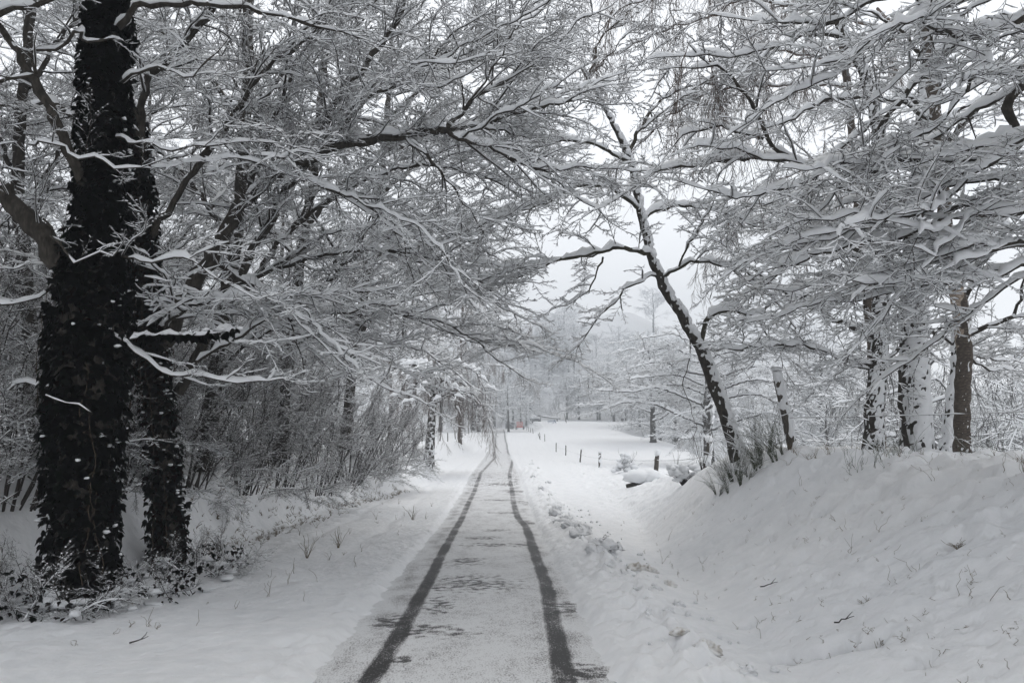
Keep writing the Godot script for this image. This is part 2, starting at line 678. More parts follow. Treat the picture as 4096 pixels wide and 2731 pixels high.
func trunk(t: Dictionary, pts: PackedVector3Array, r0: float, r1: float, m: Material, rough := 0.12, flare := 0.35, radii := []) -> MeshInstance3D:
	var p := smooth_path(pts, 0.05, 0.02 if r0 < 0.2 else 0.0)
	var n := p.size()
	var r := taper(n, r0, r1)
	if radii.size():
		for i in n:
			r[i] = table(radii, p[i].y)
	for i in n:
		var hgt := p[i].y - p[0].y
		r[i] *= 1.0 + flare * exp(-hgt * 4.0)
	var b := MB.new()
	tube(b, p, r, 16, r0 * rough, 5.0)
	t.tp = p
	t.tr = r
	return put("trunk", mesh_of([b, m]), t.node)


func auto_tree(t: Dictionary, base: Vector3, height: float, spread: float, o: Dictionary):
	# a free-standing tree: trunk, limbs spiralling up it, and their branches
	var lean: Vector3 = o.get("lean", Vector3.ZERO)
	var pts := PackedVector3Array()
	for i in 6:
		var f := i / 5.0
		pts.append(base + Vector3(R(-1, 1) * 0.02 * height * f, height * o.get("stem", 0.85) * f, R(-1, 1) * 0.02 * height * f) + lean * f * f * height)
	var r0: float = o.get("r", height * 0.022)
	trunk(t, pts, r0, r0 * 0.2, o.get("bark", M.bark))
	t.bark = o.get("bark", M.bark)
	var p: PackedVector3Array = t.tp
	var n: int = o.get("limbs", 14)
	var yaw := R(0, TAU)
	for i in n:
		var f: float = o.get("low", 0.25) + (0.97 - o.get("low", 0.25)) * (i + 0.5) / n
		var k := int(f * (p.size() - 1))
		yaw += 2.4 + R(-0.4, 0.4)
		var dir := Vector3(cos(yaw), 0, sin(yaw))
		if o.has("pull"):
			dir = (dir + o.pull).normalized()
		var l: float = spread * R(0.8, 1.1) * lerpf(1.0, 0.45, pow(f, 2.0)) * (0.75 if f < 0.3 else 1.0)
		var rise: float = o.get("up", 0.5) * R(0.7, 1.3)
		var q := PackedVector3Array([p[k]])
		for j in 4:
			var g := (j + 1) / 4.0
			q.append(p[k] + dir * l * g + Vector3(0, l * (rise * g - o.get("arch", 0.35) * g * g), 0) + Vector3(R(-1, 1), R(-1, 1), R(-1, 1)) * 0.05 * l)
		limb(t, q, r0 * R(0.25, 0.4) * (1.0 - 0.5 * f), 0.012 * o.get("scale", 1.0), o)


# ====================================================================== the lie of the land
func table(tb: Array, d: float) -> float:
	if d <= tb[0]:
		return tb[1]
	for i in range(2, tb.size(), 2):
		if d <= tb[i]:
			var f: float = (d - tb[i - 2]) / (tb[i] - tb[i - 2])
			return lerpf(tb[i - 1], tb[i + 1], f * f * (3 - 2 * f) * 0.5 + f * 0.5)
	return tb[tb.size() - 1]


const ROAD_RISE := [0, 0, 20, 0.0, 30, 0.25, 41, 0.77, 69, 1.32, 86, 1.75, 110, 3.1, 145, 5.2, 184, 7.06, 200, 7.2, 225, 9.0, 265, 25, 300, 44, 330, 54]
const LEFT_FOOT := [0, -6.0, 9.5, -5.4, 12, -4.75, 24, -4.4, 34, -2.6, 60, -2.6]
const LEFT_RISE := [0, 0.9, 8, 1.1, 14, 1.6, 22, 1.6, 38, 1.35, 60, 1.35, 140, 0.0]
const RIGHT_FOOT := [0, 2.3, 6, 2.35, 15, 2.7, 21, 3.3, 40, 3.8]
const RIGHT_CREST := [0, 6.6, 10, 6.4, 13, 5.8, 15.5, 5.2, 17, 4.75, 23, 5.3, 40, 6.0]
const RIGHT_RISE := [0, 1.45, 9, 1.5, 12, 1.62, 16.5, 1.74, 19, 1.5, 23, 1.0, 30, 0.52, 45, -0.15, 60, -0.3, 80, 0.0, 95, 0.7, 140, 0.7, 170, 1.5, 200, 2.0]
const FIELD_EDGE := [0, 8.5, 20, 8.5, 40, 14, 60, 15.5, 95, 18, 140, 17, 200, 60, 300, 200]


const PITS := [[2.38, 7.35, 0.10, 0.16], [2.50, 7.15, 0.09, 0.13], [2.72, 7.0, 0.10, 0.16], [2.88, 7.1, 0.08, 0.13], [2.95, 6.85, 0.09, 0.14], [3.1, 7.0, 0.07, 0.1], [3.0, 6.1, 0.08, 0.12], [2.45, 8.6, 0.07, 0.10], [3.45, 8.0, 0.07, 0.10], [3.3, 10.6, 0.09, 0.12], [3.1, 11.2, 0.08, 0.12], [4.2, 9.2, 0.10, 0.10], [4.6, 8.4, 0.12, 0.10], [4.4, 11.5, 0.12, 0.10]]


const PRINTS := [[-2.07, 7.5, 0.10, 0.035], [-1.92, 7.15, 0.08, 0.04], [-1.88, 9.0, 0.08, 0.04], [-1.8, 10.9, 0.08, 0.035], [-2.6, 8.6, 0.12, 0.02], [-1.95, 6.6, 0.09, 0.04], [-2.15, 9.9, 0.1, 0.025], [-2.3, 6.9, 0.08, 0.03], [-2.9, 11.0, 0.12, 0.02]]


func road_x(d: float) -> float:
	return -0.30 - 0.0137 * d


func lie(x: float, d: float) -> float:           # smooth lie of the land, no fine snow relief
	var s := x - road_x(d)
	var h := table(ROAD_RISE, d)
	if d > 215:
		h += (d - 215) * 0.11 * noise_a.get_noise_2d(x * 0.022 + 3, d * 0.012)
	if s < -1.4:
		var ft := table(LEFT_FOOT, d)
		h += table(LEFT_RISE, d) * smoothstep(ft, ft - 1.4, s)
		if x < -12:
			h += 0.03 * (-12 - x)
		if x < -60:
			h += 0.2 * (-60 - x)
	if s > 1.4:
		var ft := table(RIGHT_FOOT, d)
		var cr := table(RIGHT_CREST, d)
		h += table(RIGHT_RISE, d) * lerpf(smoothstep(ft, cr, x), clampf((x - ft) / (cr - ft), 0.0, 1.0), 0.5)
		h -= 0.10 * exp(-pow((x - ft + 0.15) / 0.35, 2.0)) * clampf((30 - d) / 10, 0, 1)
		var ed := table(FIELD_EDGE, d)
		if x > ed:
			h -= minf((x - ed) * 0.38 * clampf((x - ed) / 3.0, 0.2, 1.0), 9.0)
			if x > ed + 45:
				h += (x - ed - 45) * 0.32
	return h


func fine(x: float, d: float) -> float:          # snow relief: drifts, crumbs pushed off the road, lumps over grass
	var s := x - road_x(d)
	var a := absf(s)
	var edge := a + 0.10 * noise_b.get_noise_2d(x * 2.2, d * 2.2) + 0.03 * noise_a.get_noise_2d(x * 14, d * 14)
	var off := smoothstep(1.14, 1.32, edge)
	if off <= 0.0:
		return -0.03
	var h := lerpf(-0.03, 0.055, off)
	h += off * 0.05 * noise_b.get_noise_2d(x * 0.55 + 9, d * 0.55)
	var near_edge := exp(-pow((edge - 1.42) / 0.20, 2.0))
	var crumb := 0.6 * noise_c.get_noise_2d(x * 6, d * 6) + 0.4 * noise_c.get_noise_2d(x * 13, d * 13) + 0.5
	h += near_edge * (0.015 + 0.13 * crumb * clampf(noise_b.get_noise_2d(x * 3, d * 1.5) + 0.7, 0, 1))
	if s > 0:
		h += exp(-pow((s - 1.85) / 0.42, 2.0)) * (0.07 + 0.16 * noise_b.get_noise_2d(x * 3.5, d * 2.5 + 7) + 0.10 * (noise_c.get_noise_2d(x * 4.5, d * 4.5) + 0.6)) * clampf((70 - d) / 30, 0, 1)
	else:
		h -= 0.03 * exp(-pow((s + 2.35 + 0.1 * noise_a.get_noise_1d(d * 0.3)) / 0.12, 2.0)) * clampf((d - 11) / 6, 0, 1)
		h -= 0.03 * exp(-pow((s + 3.5 + 0.1 * noise_a.get_noise_1d(d * 0.3 + 5)) / 0.12, 2.0)) * clampf((d - 11) / 6, 0, 1)
	if d < 12 and (x > 2 or x < -1.5):
		for q in (PITS if x > 0 else PRINTS):
			var e := pow((x - q[0]) / q[2], 2.0) + pow((d - q[1]) / q[2], 2.0)
			if e < 6.0:
				h -= 2.0 * q[3] * exp(-e) * (1.0 + 0.8 * noise_a.get_noise_2d(x * 9, d * 9))
	if d < 60:
		var bank := smoothstep(2.2, 3.6, x) if s > 0 else smoothstep(-3.6, -5.0, x)
		h += off * (0.016 + 0.075 * bank) * noise_b.get_noise_2d(x * 0.9, d * 0.9) + off * (0.010 + 0.024 * bank) * noise_b.get_noise_2d(x * 2.9, d * 2.9)
		if bank > 0.1:
			h += off * 0.10 * noise_a.get_noise_2d(x * 1.7 + 60, d * 1.7) * smoothstep(4.0, 5.4, x)
			var pit := noise_a.get_noise_2d(x * 3.7 + 30, d * 3.7)
			if pit > 0.52:
				h -= (pit - 0.52) * 0.28 * bank
			var pit2 := noise_a.get_noise_2d(x * 8 + 30, d * 8 + 11)
			if pit2 > 0.6:
				h -= (pit2 - 0.6) * 0.16 * bank
	return h


func ground_y(x: float, d: float) -> float:
	return lie(x, d) + fine(x, d)


func steps(spec: Array) -> PackedFloat32Array:
	var o := PackedFloat32Array()
	for i in range(0, spec.size() - 2, 2):
		var a: float = spec[i]
		var b: float = spec[i + 2]
		var n := int(round((b - a) / spec[i + 1]))
		for k in n:
			o.append(a + (b - a) * k / n)
	o.append(spec[spec.size() - 2])
	return o


func build_ground():
	var ds := steps([-20, 2.5, 4, 0.06, 12, 0.11, 24, 0.25, 36, 0.8, 80, 4.0, 240, 6.0, 320, 0])
	var xs := steps([-110, 10, -60, 6, -14, 0.8, -7.5, 0.09, -4.4, 0.06, 5.0, 0.07, 7.6, 0.5, 14, 1.5, 30, 6, 80, 10, 120, 0])
	var b := MB.new()
	var nx := xs.size()
	for d in ds:
		for x in xs:
			b.v.append(Vector3(x, ground_y(x, d), -d))
			b.n.append(Vector3.UP)
	for i in ds.size() - 1:
		for j in nx - 1:
			var a := i * nx + j
			b.ix.append_array(PackedInt32Array([a, a + nx, a + nx + 1, a, a + nx + 1, a + 1]))
	for i in ds.size():
		for j in nx:
			var c := i * nx + j
			var u := b.v[i * nx + mini(j + 1, nx - 1)] - b.v[i * nx + maxi(j - 1, 0)]
			var w := b.v[maxi(i - 1, 0) * nx + j] - b.v[mini(i + 1, ds.size() - 1) * nx + j]
			b.n[c] = w.cross(u).normalized()
	var g := put("ground", mesh_of([b, M.ground]), self, "structure")
	tag(g, "snow covered verges banks and fields", "ground")


# tyre tracks: distance, x of the middle of each bare strip
const TRACK_A := [4.0, -1.05, 6.06, -1.107, 8.1, -1.098, 11.0, -1.146, 15.5, -1.245, 19.4, -1.314, 26.3, -1.395, 36, -1.5, 41, -1.57, 55, -1.5, 69, -1.39, 86, -1.91, 145, -2.8, 190, -3.55]
const TRACK_B := [4.0, 0.36, 6.06, 0.40, 8.1, 0.427, 11.0, 0.455, 15.5, 0.389, 19.4, 0.341, 22.0, 0.15, 26.3, 0.04, 32, 0.0, 36, -0.1, 41, -0.11, 55, 0.0, 69, 0.09, 86, -0.43, 145, -1.35, 190, -2.05]
const SCRAPES := [-0.55, 11.1, 0.52, 0.60, -0.72, 8.25, 0.33, 0.26, -0.30, 15.7, 0.62, 0.30, -0.72, 13.3, 0.28, 0.42, -0.60, 16.9, 0.35, 0.28, -0.35, 18.6, 0.25, 0.25, -0.86, 9.6, 0.14, 0.45, -0.95, 7.1, 0.10, 0.14, 0.62, 6.7, 0.22, 0.3, 0.62, 9.5, 0.2, 0.4, -1.28, 8.7, 0.16, 0.25, -0.2, 23, 0.5, 0.25, -0.5, 27, 0.45, 0.3, 0.5, 20.5, 0.4, 0.4, -0.6, 34, 0.5, 0.5, 0.1, 31, 0.5, 0.5, 0.6, 26, 0.3, 0.9]


func road_tex(d0: float, d1: float, w: int, h: int, half: float) -> Array:
	var col := Image.create(w, h, false, Image.FORMAT_RGB8)
	var rou := Image.create(w, h, false, Image.FORMAT_L8)
	var fn := FastNoiseLite.new()
	fn.seed = 91
	fn.frequency = 1.0
	fn.fractal_type = FastNoiseLite.FRACTAL_NONE
	for j in h:
		var d := lerpf(d0, d1, (j + 0.5) / h)
		var rx := road_x(d)
		var ta := table(TRACK_A, d)
		var tb := table(TRACK_B, d)
		var clump := fn.get_noise_1d(d * 0.9)
		var near_s := []
		for k in range(0, SCRAPES.size(), 4):
			if absf(d - SCRAPES[k + 1]) < SCRAPES[k + 3] * 1.8:
				near_s.append(k)
		for i in w:
			var x := rx + lerpf(-half, half, (i + 0.5) / w)
			var grain := fn.get_noise_2d(x * 46.0, d * 30.0)
			var mid := fn.get_noise_2d(x * 9.0, d * 6.0)
			var big := fn.get_noise_2d(x * 2.2 + 50, d * 1.1)
			# bare: how much wet asphalt shows
			var bare := 0.17 + 0.14 * big + 0.13 * mid
			var ea := absf(x - ta) - 0.078
			var eb := absf(x - tb) - 0.083
			var e := minf(ea, eb) + 0.010 * mid + 0.010 * grain + 0.010 * fn.get_noise_2d(x * 1.5, d * 2.7)
			bare += (1.0 - smoothstep(-0.03, 0.035, e)) * (0.76 + 0.12 * clump + 0.10 * big - 0.36 * smoothstep(9.0, 30.0, d))
			bare += 0.10 * exp(-maxf(e, 0.0) * 7.0)
			if e < 0:                                    # rows of snow left between the treads
				var lane := (x - tb) if eb < ea else (x - ta)
				bare -= 0.30 * smoothstep(0.1, 0.75, fn.get_noise_2d(lane * 55.0, d * 1.3)) * clampf(0.6 + 0.8 * grain, 0.0, 1.0)
				bare -= 0.16 * smoothstep(0.3, 0.8, sin(d * 70.0 + 3.0 * sin(lane * 60.0))) * clampf((14.0 - d) / 6.0, 0, 1)
			var et := absf(x - tb + 0.17) - 0.05          # a second, faint tread print beside it
			if et < 0:
				bare += 0.20 * smoothstep(0.1, 0.7, sin(d * 95.0 + sin((x - tb) * 90.0) * 2.0)) * clampf((12.0 - d) / 4.0, 0, 1)
			for k in near_s:
				var q := pow((x - SCRAPES[k]) / SCRAPES[k + 2], 2.0) + pow((d - SCRAPES[k + 1]) / SCRAPES[k + 3], 2.0)
				if q < 2.5:
					var streak := 0.6 * fn.get_noise_2d(x * 3.0 + 8, d * 5.0) + 0.4 * fn.get_noise_2d(x * 7.0 + 8, d * 16.0)
					bare += 0.62 * clampf(0.62 - q * 0.5 + 1.25 * streak + 0.4 * mid, 0, 1)
			var s := x - rx
			bare += (0.16 + 0.3 * big) * smoothstep(0.75, 1.1, absf(s)) - 0.5 * smoothstep(0.98, 1.28, absf(s) + 0.12 * mid + 0.1 * big)
			var speck := rng.randf()
			var cover := 1.0 - clampf(bare + grain * 0.32 + (speck - 0.5) * 0.28 - (0.4 if speck < 0.05 else 0.0), 0.0, 1.0)
			cover = smoothstep(0.05, 0.92, cover)
			var v := lerpf(0.032, 0.74, cover)
			col.set_pixel(i, j, Color(v * lerpf(1.0, 0.985, cover), v * lerpf(0.97, 0.99, cover), v * lerpf(0.98, 1.0, cover)).linear_to_srgb())
			rou.set_pixel(i, j, gray(lerpf(0.55, 0.9, cover)))
	return [ImageTexture.create_from_image(col), ImageTexture.create_from_image(rou)]


func build_road():
	var half := 1.34
	var am := ArrayMesh.new()
	for part in [[3.0, 33.0, 700, 1500, 0.25], [33.0, 195.0, 160, 1100, 2.0]]:
		var tx := road_tex(part[0], part[1], part[2], part[3], half)
		var m := mat("road", Color.WHITE, 1.0)
		m.albedo_texture = tx[0]
		m.roughness_texture = tx[1]
		m.texture_repeat = false
		var v := PackedVector3Array()
		var n := PackedVector3Array()
		var uv := PackedVector2Array()
		var ix := PackedInt32Array()
		var rows := int((part[1] - part[0]) / part[4])
		for i in rows + 1:
			var d: float = lerpf(part[0], part[1], float(i) / rows)
			for j in 13:
				var s := lerpf(-half, half, j / 12.0)
				v.append(Vector3(road_x(d) + s, table(ROAD_RISE, d) + 0.004 - 0.012 * s * s, -d))
				n.append(Vector3.UP)
				uv.append(Vector2(j / 12.0, float(i) / rows))
		for i in rows:
			for j in 12:
				var a := i * 13 + j
				ix.append_array(PackedInt32Array([a, a + 13, a + 14, a, a + 14, a + 1]))
		var arr := []
		arr.resize(Mesh.ARRAY_MAX)
		arr[Mesh.ARRAY_VERTEX] = v
		arr[Mesh.ARRAY_NORMAL] = n
		arr[Mesh.ARRAY_TEX_UV] = uv
		arr[Mesh.ARRAY_INDEX] = ix
		am.add_surface_from_arrays(Mesh.PRIMITIVE_TRIANGLES, arr)
		am.surface_set_material(am.get_surface_count() - 1, m)
	var r := put("road", am, self, "structure")
	tag(r, "narrow lane of packed snow with two dark bare tyre tracks", "road")


# ====================================================================== left side
func ivy_leaf(m: Material) -> ArrayMesh:
	var b := MB.new()
	var pts := [Vector2(0, 0), Vector2(-0.45, 0.12), Vector2(-0.6, 0.5), Vector2(-0.3, 0.62), Vector2(0, 1.15), Vector2(0.3, 0.62), Vector2(0.6, 0.5), Vector2(0.45, 0.12)]
	b.v.append(Vector3(0, -0.45, 0.10))
	b.n.append(Vector3.BACK)
	for p in pts:
		b.v.append(Vector3(p.x, -p.y, -0.10 * absf(p.x) - 0.05 * p.y))
		b.n.append(Vector3(p.x * 0.3, -0.1, 1).normalized())
	for i in 8:
		b.ix.append_array(PackedInt32Array([0, 1 + i, 1 + (i + 1) % 8]))
	return mesh_of([b, m])


func snow_dab() -> ArrayMesh:
	var b := MB.new()
	blob(b, Vector3.ZERO, 0.5, 0.32, 0.42, 7, 4, 0.5)
	return mesh_of([b, M.snow])


func clothe(t: Dictionary, per_m: float, dead: float, snowy: float, out := 0.10):
	# ivy over a trunk
	var leaf := [ivy_leaf(M.ivy), ivy_leaf(M.ivy2), ivy_leaf(M.dead_leaf), ivy_leaf(M.ivy3)]
	var lists := [[], [], [], [], []]
	var p: PackedVector3Array = t.tp
	var r: PackedFloat32Array = t.tr
	for i in p.size() - 1:
		var cnt := int(per_m * p[i].distance_to(p[i + 1]))
		for k in cnt:
			var a := R(0, TAU)
			var d := Vector3(cos(a), 0, sin(a))
			var at := p[i].lerp(p[i + 1], rng.randf()) + d * (r[i] + R(-0.02, out))
			var s := R(0.065, 0.12)
			var basis := Basis.looking_at(-(d + Vector3(R(-0.9, 0.9), R(-0.2, 1.0), R(-0.9, 0.9))).normalized(), Vector3.UP) * Basis(Vector3.BACK, R(-0.7, 0.7))
			var q := rng.randf()
			var which := 2 if q < dead * (0.4 + 1.2 * maxf(0, noise_a.get_noise_3d(at.x, at.y * 1.5, at.z) + 0.3)) else (1 if q > 0.76 else (3 if q > 0.6 else 0))
			lists[which].append(Transform3D(basis.scaled(Vector3.ONE * s), at))
			if rng.randf() < snowy * (0.08 + 2.0 * pow(absf(d.x), 4.0)) * clampf(1.0 + 2.2 * noise_a.get_noise_3d(at.x * 2, at.y * 1.6 + 30, at.z * 2), 0.0, 3.0):
				lists[4].append(Transform3D(Basis(Vector3.UP, R(0, TAU)).scaled(Vector3(R(0.03, 0.10), R(0.03, 0.07), R(0.03, 0.08))), at + d * 0.02 + Vector3(0, 0.015, 0)))
	for i in 4:
		if lists[i].size():
			many("ivy", leaf[i], lists[i], t.node)
	if lists[4].size():
		many("snow_on_ivy", snow_dab(), lists[4], t.node)


func creepers(t: Dictionary, count: int):
	var b := MB.new()
	var p: PackedVector3Array = t.tp
	var r: PackedFloat32Array = t.tr
	for c in count:
		var a := R(0, TAU)
		var i := rng.randi() % int(p.size() * 0.4)
		var q := PackedVector3Array()
		var n := rng.randi_range(8, 26)
		for k in n:
			var j := mini(i + k * 2, p.size() - 1)
			a += R(-0.07, 0.07)
			q.append(p[j] + Vector3(cos(a), 0, sin(a)) * (r[j] + 0.10 + R(0, 0.06)))
		tube(b, q, taper(n, R(0.004, 0.008), 0.003), 4)
	put("creepers", mesh_of([b, M.stem]), t.node, "stuff")


func build_left_trees():
	var t: Dictionary
	# --- the great ivy-clad trunk in front
	t = new_tree("ivy_tree", "massive dark ivy-clad trunk standing nearest the camera beside the road")
	trunk(t, pv([-4.91,0.01,-9.40, -4.99,1.44,-9.40, -5.03,2.97,-9.40, -5.02,4.57,-9.40, -5.06,5.97,-9.40, -5.13,7.78,-9.40, -5.23,9.87,-9.40]), 0.40, 0.27, M.bark, 0.08, 0.1, [0, 0.30, 1.0, 0.28, 2.0, 0.33, 3.0, 0.38, 3.5, 0.35, 4.0, 0.27, 4.7, 0.20, 6.4, 0.18, 9, 0.16])
	clothe(t, 900, 0.04, 0.035, 0.14)
	creepers(t, 9)
	t.bark = M.bark
	var near := {"bare": 0.4, "len": 1.2, "gap": 0.42, "tw": 0.2, "tws": 0.6, "snow": 0.05}
	limb(t, pv([-5.14,3.50,-9.40, -5.56,4.22,-9.30, -6.13,4.89,-9.20, -6.66,5.36,-9.00]), 0.15, 0.08, {"len": 1.5, "gap": 0.5, "snow": 0.07})
	limb(t, pv([-5.07,4.68,-9.40, -5.27,5.36,-9.00, -5.69,6.24,-8.80, -6.23,6.94,-8.60]), 0.08, 0.03, near)
	limb(t, pv([-5.07,6.72,-9.40, -4.61,7.12,-9.10, -3.90,7.01,-8.80, -3.14,6.89,-8.70, -2.34,6.73,-8.80]), 0.05, 0.018, {"len": 1.3, "gap": 0.4, "tw": 0.18, "tws": 0.65, "snow": 0.06})
	limb(t, pv([-5.84,5.94,-8.60, -5.61,6.02,-8.60, -5.35,6.37,-8.60, -5.01,6.48,-8.60, -4.93,6.66,-9.00]), 0.02, 0.02, {"len": 0.6, "gap": 0.6, "tw": 0.3, "tws": 0.4, "snow": 0.035, "wob": 0.1})
	limb(t, pv([-5.61,5.28,-8.80, -5.45,5.24,-8.80, -5.13,5.20,-8.80, -4.87,5.11,-8.80, -4.61,5.05,-8.80, -4.33,5.00,-8.80, -4.09,5.06,-8.80]), 0.014, 0.007, {"len": 0.45, "gap": 0.3, "tw": 0.3, "tws": 0.3, "snow": 0.028, "wob": 0.09})
	limb(t, pv([-5.34,4.39,-8.80, -5.14,4.03,-8.80, -4.89,3.92,-8.80, -4.66,3.96,-8.80, -4.46,4.02,-8.80]), 0.014, 0.008, {"len": 0.3, "gap": 0.7, "tw": 0.3, "tws": 0.25, "snow": 0.018, "wob": 0.09})
	limb(t, pv([-5.89,6.44,-8.30, -5.62,6.62,-8.30, -5.24,6.73,-8.30, -4.81,6.91,-8.30]), 0.035, 0.03, {"len": 0.8, "gap": 0.6, "snow": 0.09})
	limb(t, pv([-4.76,3.17,-9.30, -4.38,2.87,-9.30, -4.03,2.66,-9.30, -3.76,2.61,-9.30, -3.29,2.59,-9.30, -2.87,2.58,-9.30]), 0.018, 0.008, {"len": 0.6, "gap": 0.34, "tw": 0.2, "tws": 0.4, "snow": 0.05})
	limb(t, pv([-5.15,2.38,-8.80, -4.93,2.30,-8.80, -4.73,2.24,-8.80, -4.62,2.18,-8.80]), 0.009, 0.005, {"kids": false, "snow": 0.012})
	limb(t, pv([-4.98,5.69,-9.40, -4.35,5.36,-9.00, -3.84,5.24,-8.90, -3.37,5.36,-9.00]), 0.025, 0.008, near)
	limb(t, pv([-5.01,6.25,-9.40, -4.31,6.34,-9.00, -3.75,6.10,-8.80, -3.46,6.40,-8.80]), 0.022, 0.008, near)
	limb(t, pv([-4.94,4.25,-9.40, -4.31,3.96,-9.10, -3.81,3.99,-9.00, -3.39,3.73,-9.00]), 0.022, 0.008, near)
	limb(t, pv([-5.43,3.82,-9.40, -5.60,3.51,-9.20, -5.77,3.42,-9.00, -6.09,3.63,-9.00]), 0.02, 0.008, near)
	limb(t, pv([-5.38,2.46,-9.50, -5.93,2.59,-9.80, -6.36,2.49,-9.90]), 0.018, 0.008, near)
	limb(t, pv([-5.23,5.73,-9.50, -5.90,6.21,-9.80, -6.53,6.24,-10.00, -7.12,6.42,-10.00]), 0.04, 0.014, near)
	var top := {"node": t.node, "wood": MB.new(), "snow": MB.new(), "sprays": {}, "bake": true}
	var high := {"merge": true, "step": 2.0, "scale": 2.0, "len": 1.4, "gap": 0.34, "tw": 0.16, "snow": 0.09, "bare": 0.2, "droop": 0.0, "rise": 0.25}  # upper crown above the frame, added to shade the foreground
	for e in [[0.5, 12.5, -6.5], [-1.5, 12.5, -1.5], [2.8, 12.8, -10.5], [-7.5, 12.0, -3.5], [-9.5, 11.5, -10.0], [-8.0, 12.5, -15.0], [-1.5, 13.0, -14.5], [-4.0, 13.5, -5.0], [-11.0, 9.5, -13.0]]:
		var en := Vector3(e[0], e[1], e[2])
		var st := Vector3(-4.2, 8.8 + R(-0.5, 1.0), -9.4)
		limb(top, PackedVector3Array([st, st.lerp(en, 0.35) + Vector3(0, 1.0, 0), st.lerp(en, 0.7) + Vector3(0, 0.8, 0), en]), 0.13, 0.03, high)
	finish_tree(top)
	finish_tree(t)
	# the bough of ivy that sticks out of it to the right
	var sprig := new_tree("ivy_sprig", "snow capped green ivy sprig sticking out from the great ivy trunk", "", "ivy")
	sprig.tp = smooth_path(pv([-4.45,3.06,-9.20, -4.04,3.11,-9.20, -3.64,3.10,-9.20, -3.23,3.17,-9.20]), 0.05)
	sprig.tr = taper(sprig.tp.size(), 0.012, 0.006)
	var sb := MB.new()
	tube(sb, sprig.tp, sprig.tr, 5)
	put("stem", mesh_of([sb, M.bark]), sprig.node)
	clothe(sprig, 48, 0.02, 0.3, 0.17)
	var sc := MB.new()
	ridge(sc, sprig.tp, sprig.tr, 0.04, true, 1.1)
	for k in 4:
		var q: Vector3 = sprig.tp[rng.randi() % sprig.tp.size()]
		var sz := R(0.4, 1.0) * R(0.5, 1.0)
		blob(sc, q + Vector3(0, 0.02 + 0.04 * sz, R(-0.05, 0.05)), 0.13 * sz, 0.08 * sz, 0.09 * sz, 11, 7, 0.9)
	put("snow_cap", mesh_of([sc, M.snow]), sprig.node, "stuff")

	# --- trees filling the wood behind, up the bank
	for q in [[-9.5, 18.5, 12.0, 4.5, "tall forked tree in the wood behind the bank trees"], [-11.5, 24.0, 13.0, 5.0, "tall tree deep in the wood behind the hedge"], [-8.8, 30.0, 12.0, 4.5, "tall tree in the wood where the hedge ends"], [-14.5, 18.0, 13.0, 5.5, "tall tree in the wood seen past the ivy trunk"], [-11.0, 14.0, 11.0, 4.0, "slanting tree close behind the great ivy trunk"]]:
		t = new_tree("wood_tree", q[4], "trees of the wood behind the bank")
		auto_tree(t, Vector3(q[0], lie(q[0], q[1]) - 0.1, -q[1]), q[2], q[3], {"limbs": 17, "low": 0.18, "up": 0.7, "arch": 0.4, "r": 0.15, "len": 2.0, "gap": 0.5, "snow": 0.06, "bare": 0.5, "step": 2.0, "merge": true, "stem": 0.95})
		finish_tree(t)
	# --- second ivy trunk with the great limb arching over the lane
	t = new_tree("arching_tree", "ivy trunk behind the great one, its heavy limb arching over the lane")
	trunk(t, pv([-5.10,0.07,-12.20, -5.24,1.35,-12.20, -5.46,2.66,-12.20, -5.61,3.74,-12.20, -5.79,4.99,-12.20, -5.92,5.99,-12.20, -6.14,7.22,-12.20]), 0.19, 0.10, M.bark, 0.1, 0.3)
	clothe(t, 400, 0.42, 0.13, 0.12)
	creepers(t, 10)
	var mid := {"coarse": 0.6, "sub": 3, "bare": 0.1, "len": 1.9, "gap": 0.20, "tw": 0.17, "tws": 0.9, "snow": 0.075}
	limb(t, pv([-5.53,2.93,-12.20, -5.12,4.09,-12.20, -4.70,4.85,-12.20, -4.25,5.66,-12.20, -3.72,6.20,-12.20, -2.90,6.57,-12.20, -2.34,6.73,-12.20, -1.75,6.77,-12.20, -1.06,6.89,-12.20]), 0.135, 0.075, {"len": 1.8, "bare": 0.2, "gap": 0.16, "from": 0.35, "tw": 0.17, "tws": 0.9, "snow": 0.10})
	limb(t, pv([-1.06,6.89,-12.20, -0.88,7.07,-12.20, -0.70,7.26,-12.20, -0.53,7.52,-12.20, -0.19,7.77,-12.40, 0.25,8.25,-12.60]), 0.045, 0.014, mid)
	limb(t, pv([-1.06,6.89,-12.20, -0.82,6.72,-12.20, -0.50,6.61,-12.20, -0.19,6.51,-12.20, 0.24,6.28,-12.20, 0.64,6.29,-12.60]), 0.04, 0.012, mid)
	limb(t, pv([-1.75,6.76,-12.20, -1.33,6.38,-12.00, -1.10,6.05,-12.00, -0.78,5.68,-12.00, -0.58,5.36,-12.00]), 0.032, 0.010, {"len": 1.1, "gap": 0.3, "tw": 0.15, "snow": 0.06})
	limb(t, pv([-1.24,6.90,-12.30, -0.86,7.27,-13.00, -0.45,7.50,-13.40, -0.05,7.65,-13.40, 0.74,7.86,-13.40, 1.32,8.24,-14.00]), 0.07, 0.014, mid)
	limb(t, pv([-5.28,2.69,-12.60, -4.72,3.88,-12.60, -4.14,5.10,-12.60, -3.75,5.90,-12.60, -3.48,6.27,-12.60, -2.85,7.66,-12.60, -2.25,8.43,-12.60, -1.87,9.26,-12.60, -1.61,9.99,-12.60]), 0.085, 0.03, {"len": 2.0, "bare": 0.2, "gap": 0.16, "from": 0.3, "tw": 0.17, "tws": 0.9, "snow": 0.085})
	limb(t, pv([-5.95,6.13,-12.20, -5.85,7.39,-12.00, -5.41,8.09,-12.00, -4.94,8.63,-12.00, -4.49,9.29,-12.00]), 0.075, 0.03, mid)
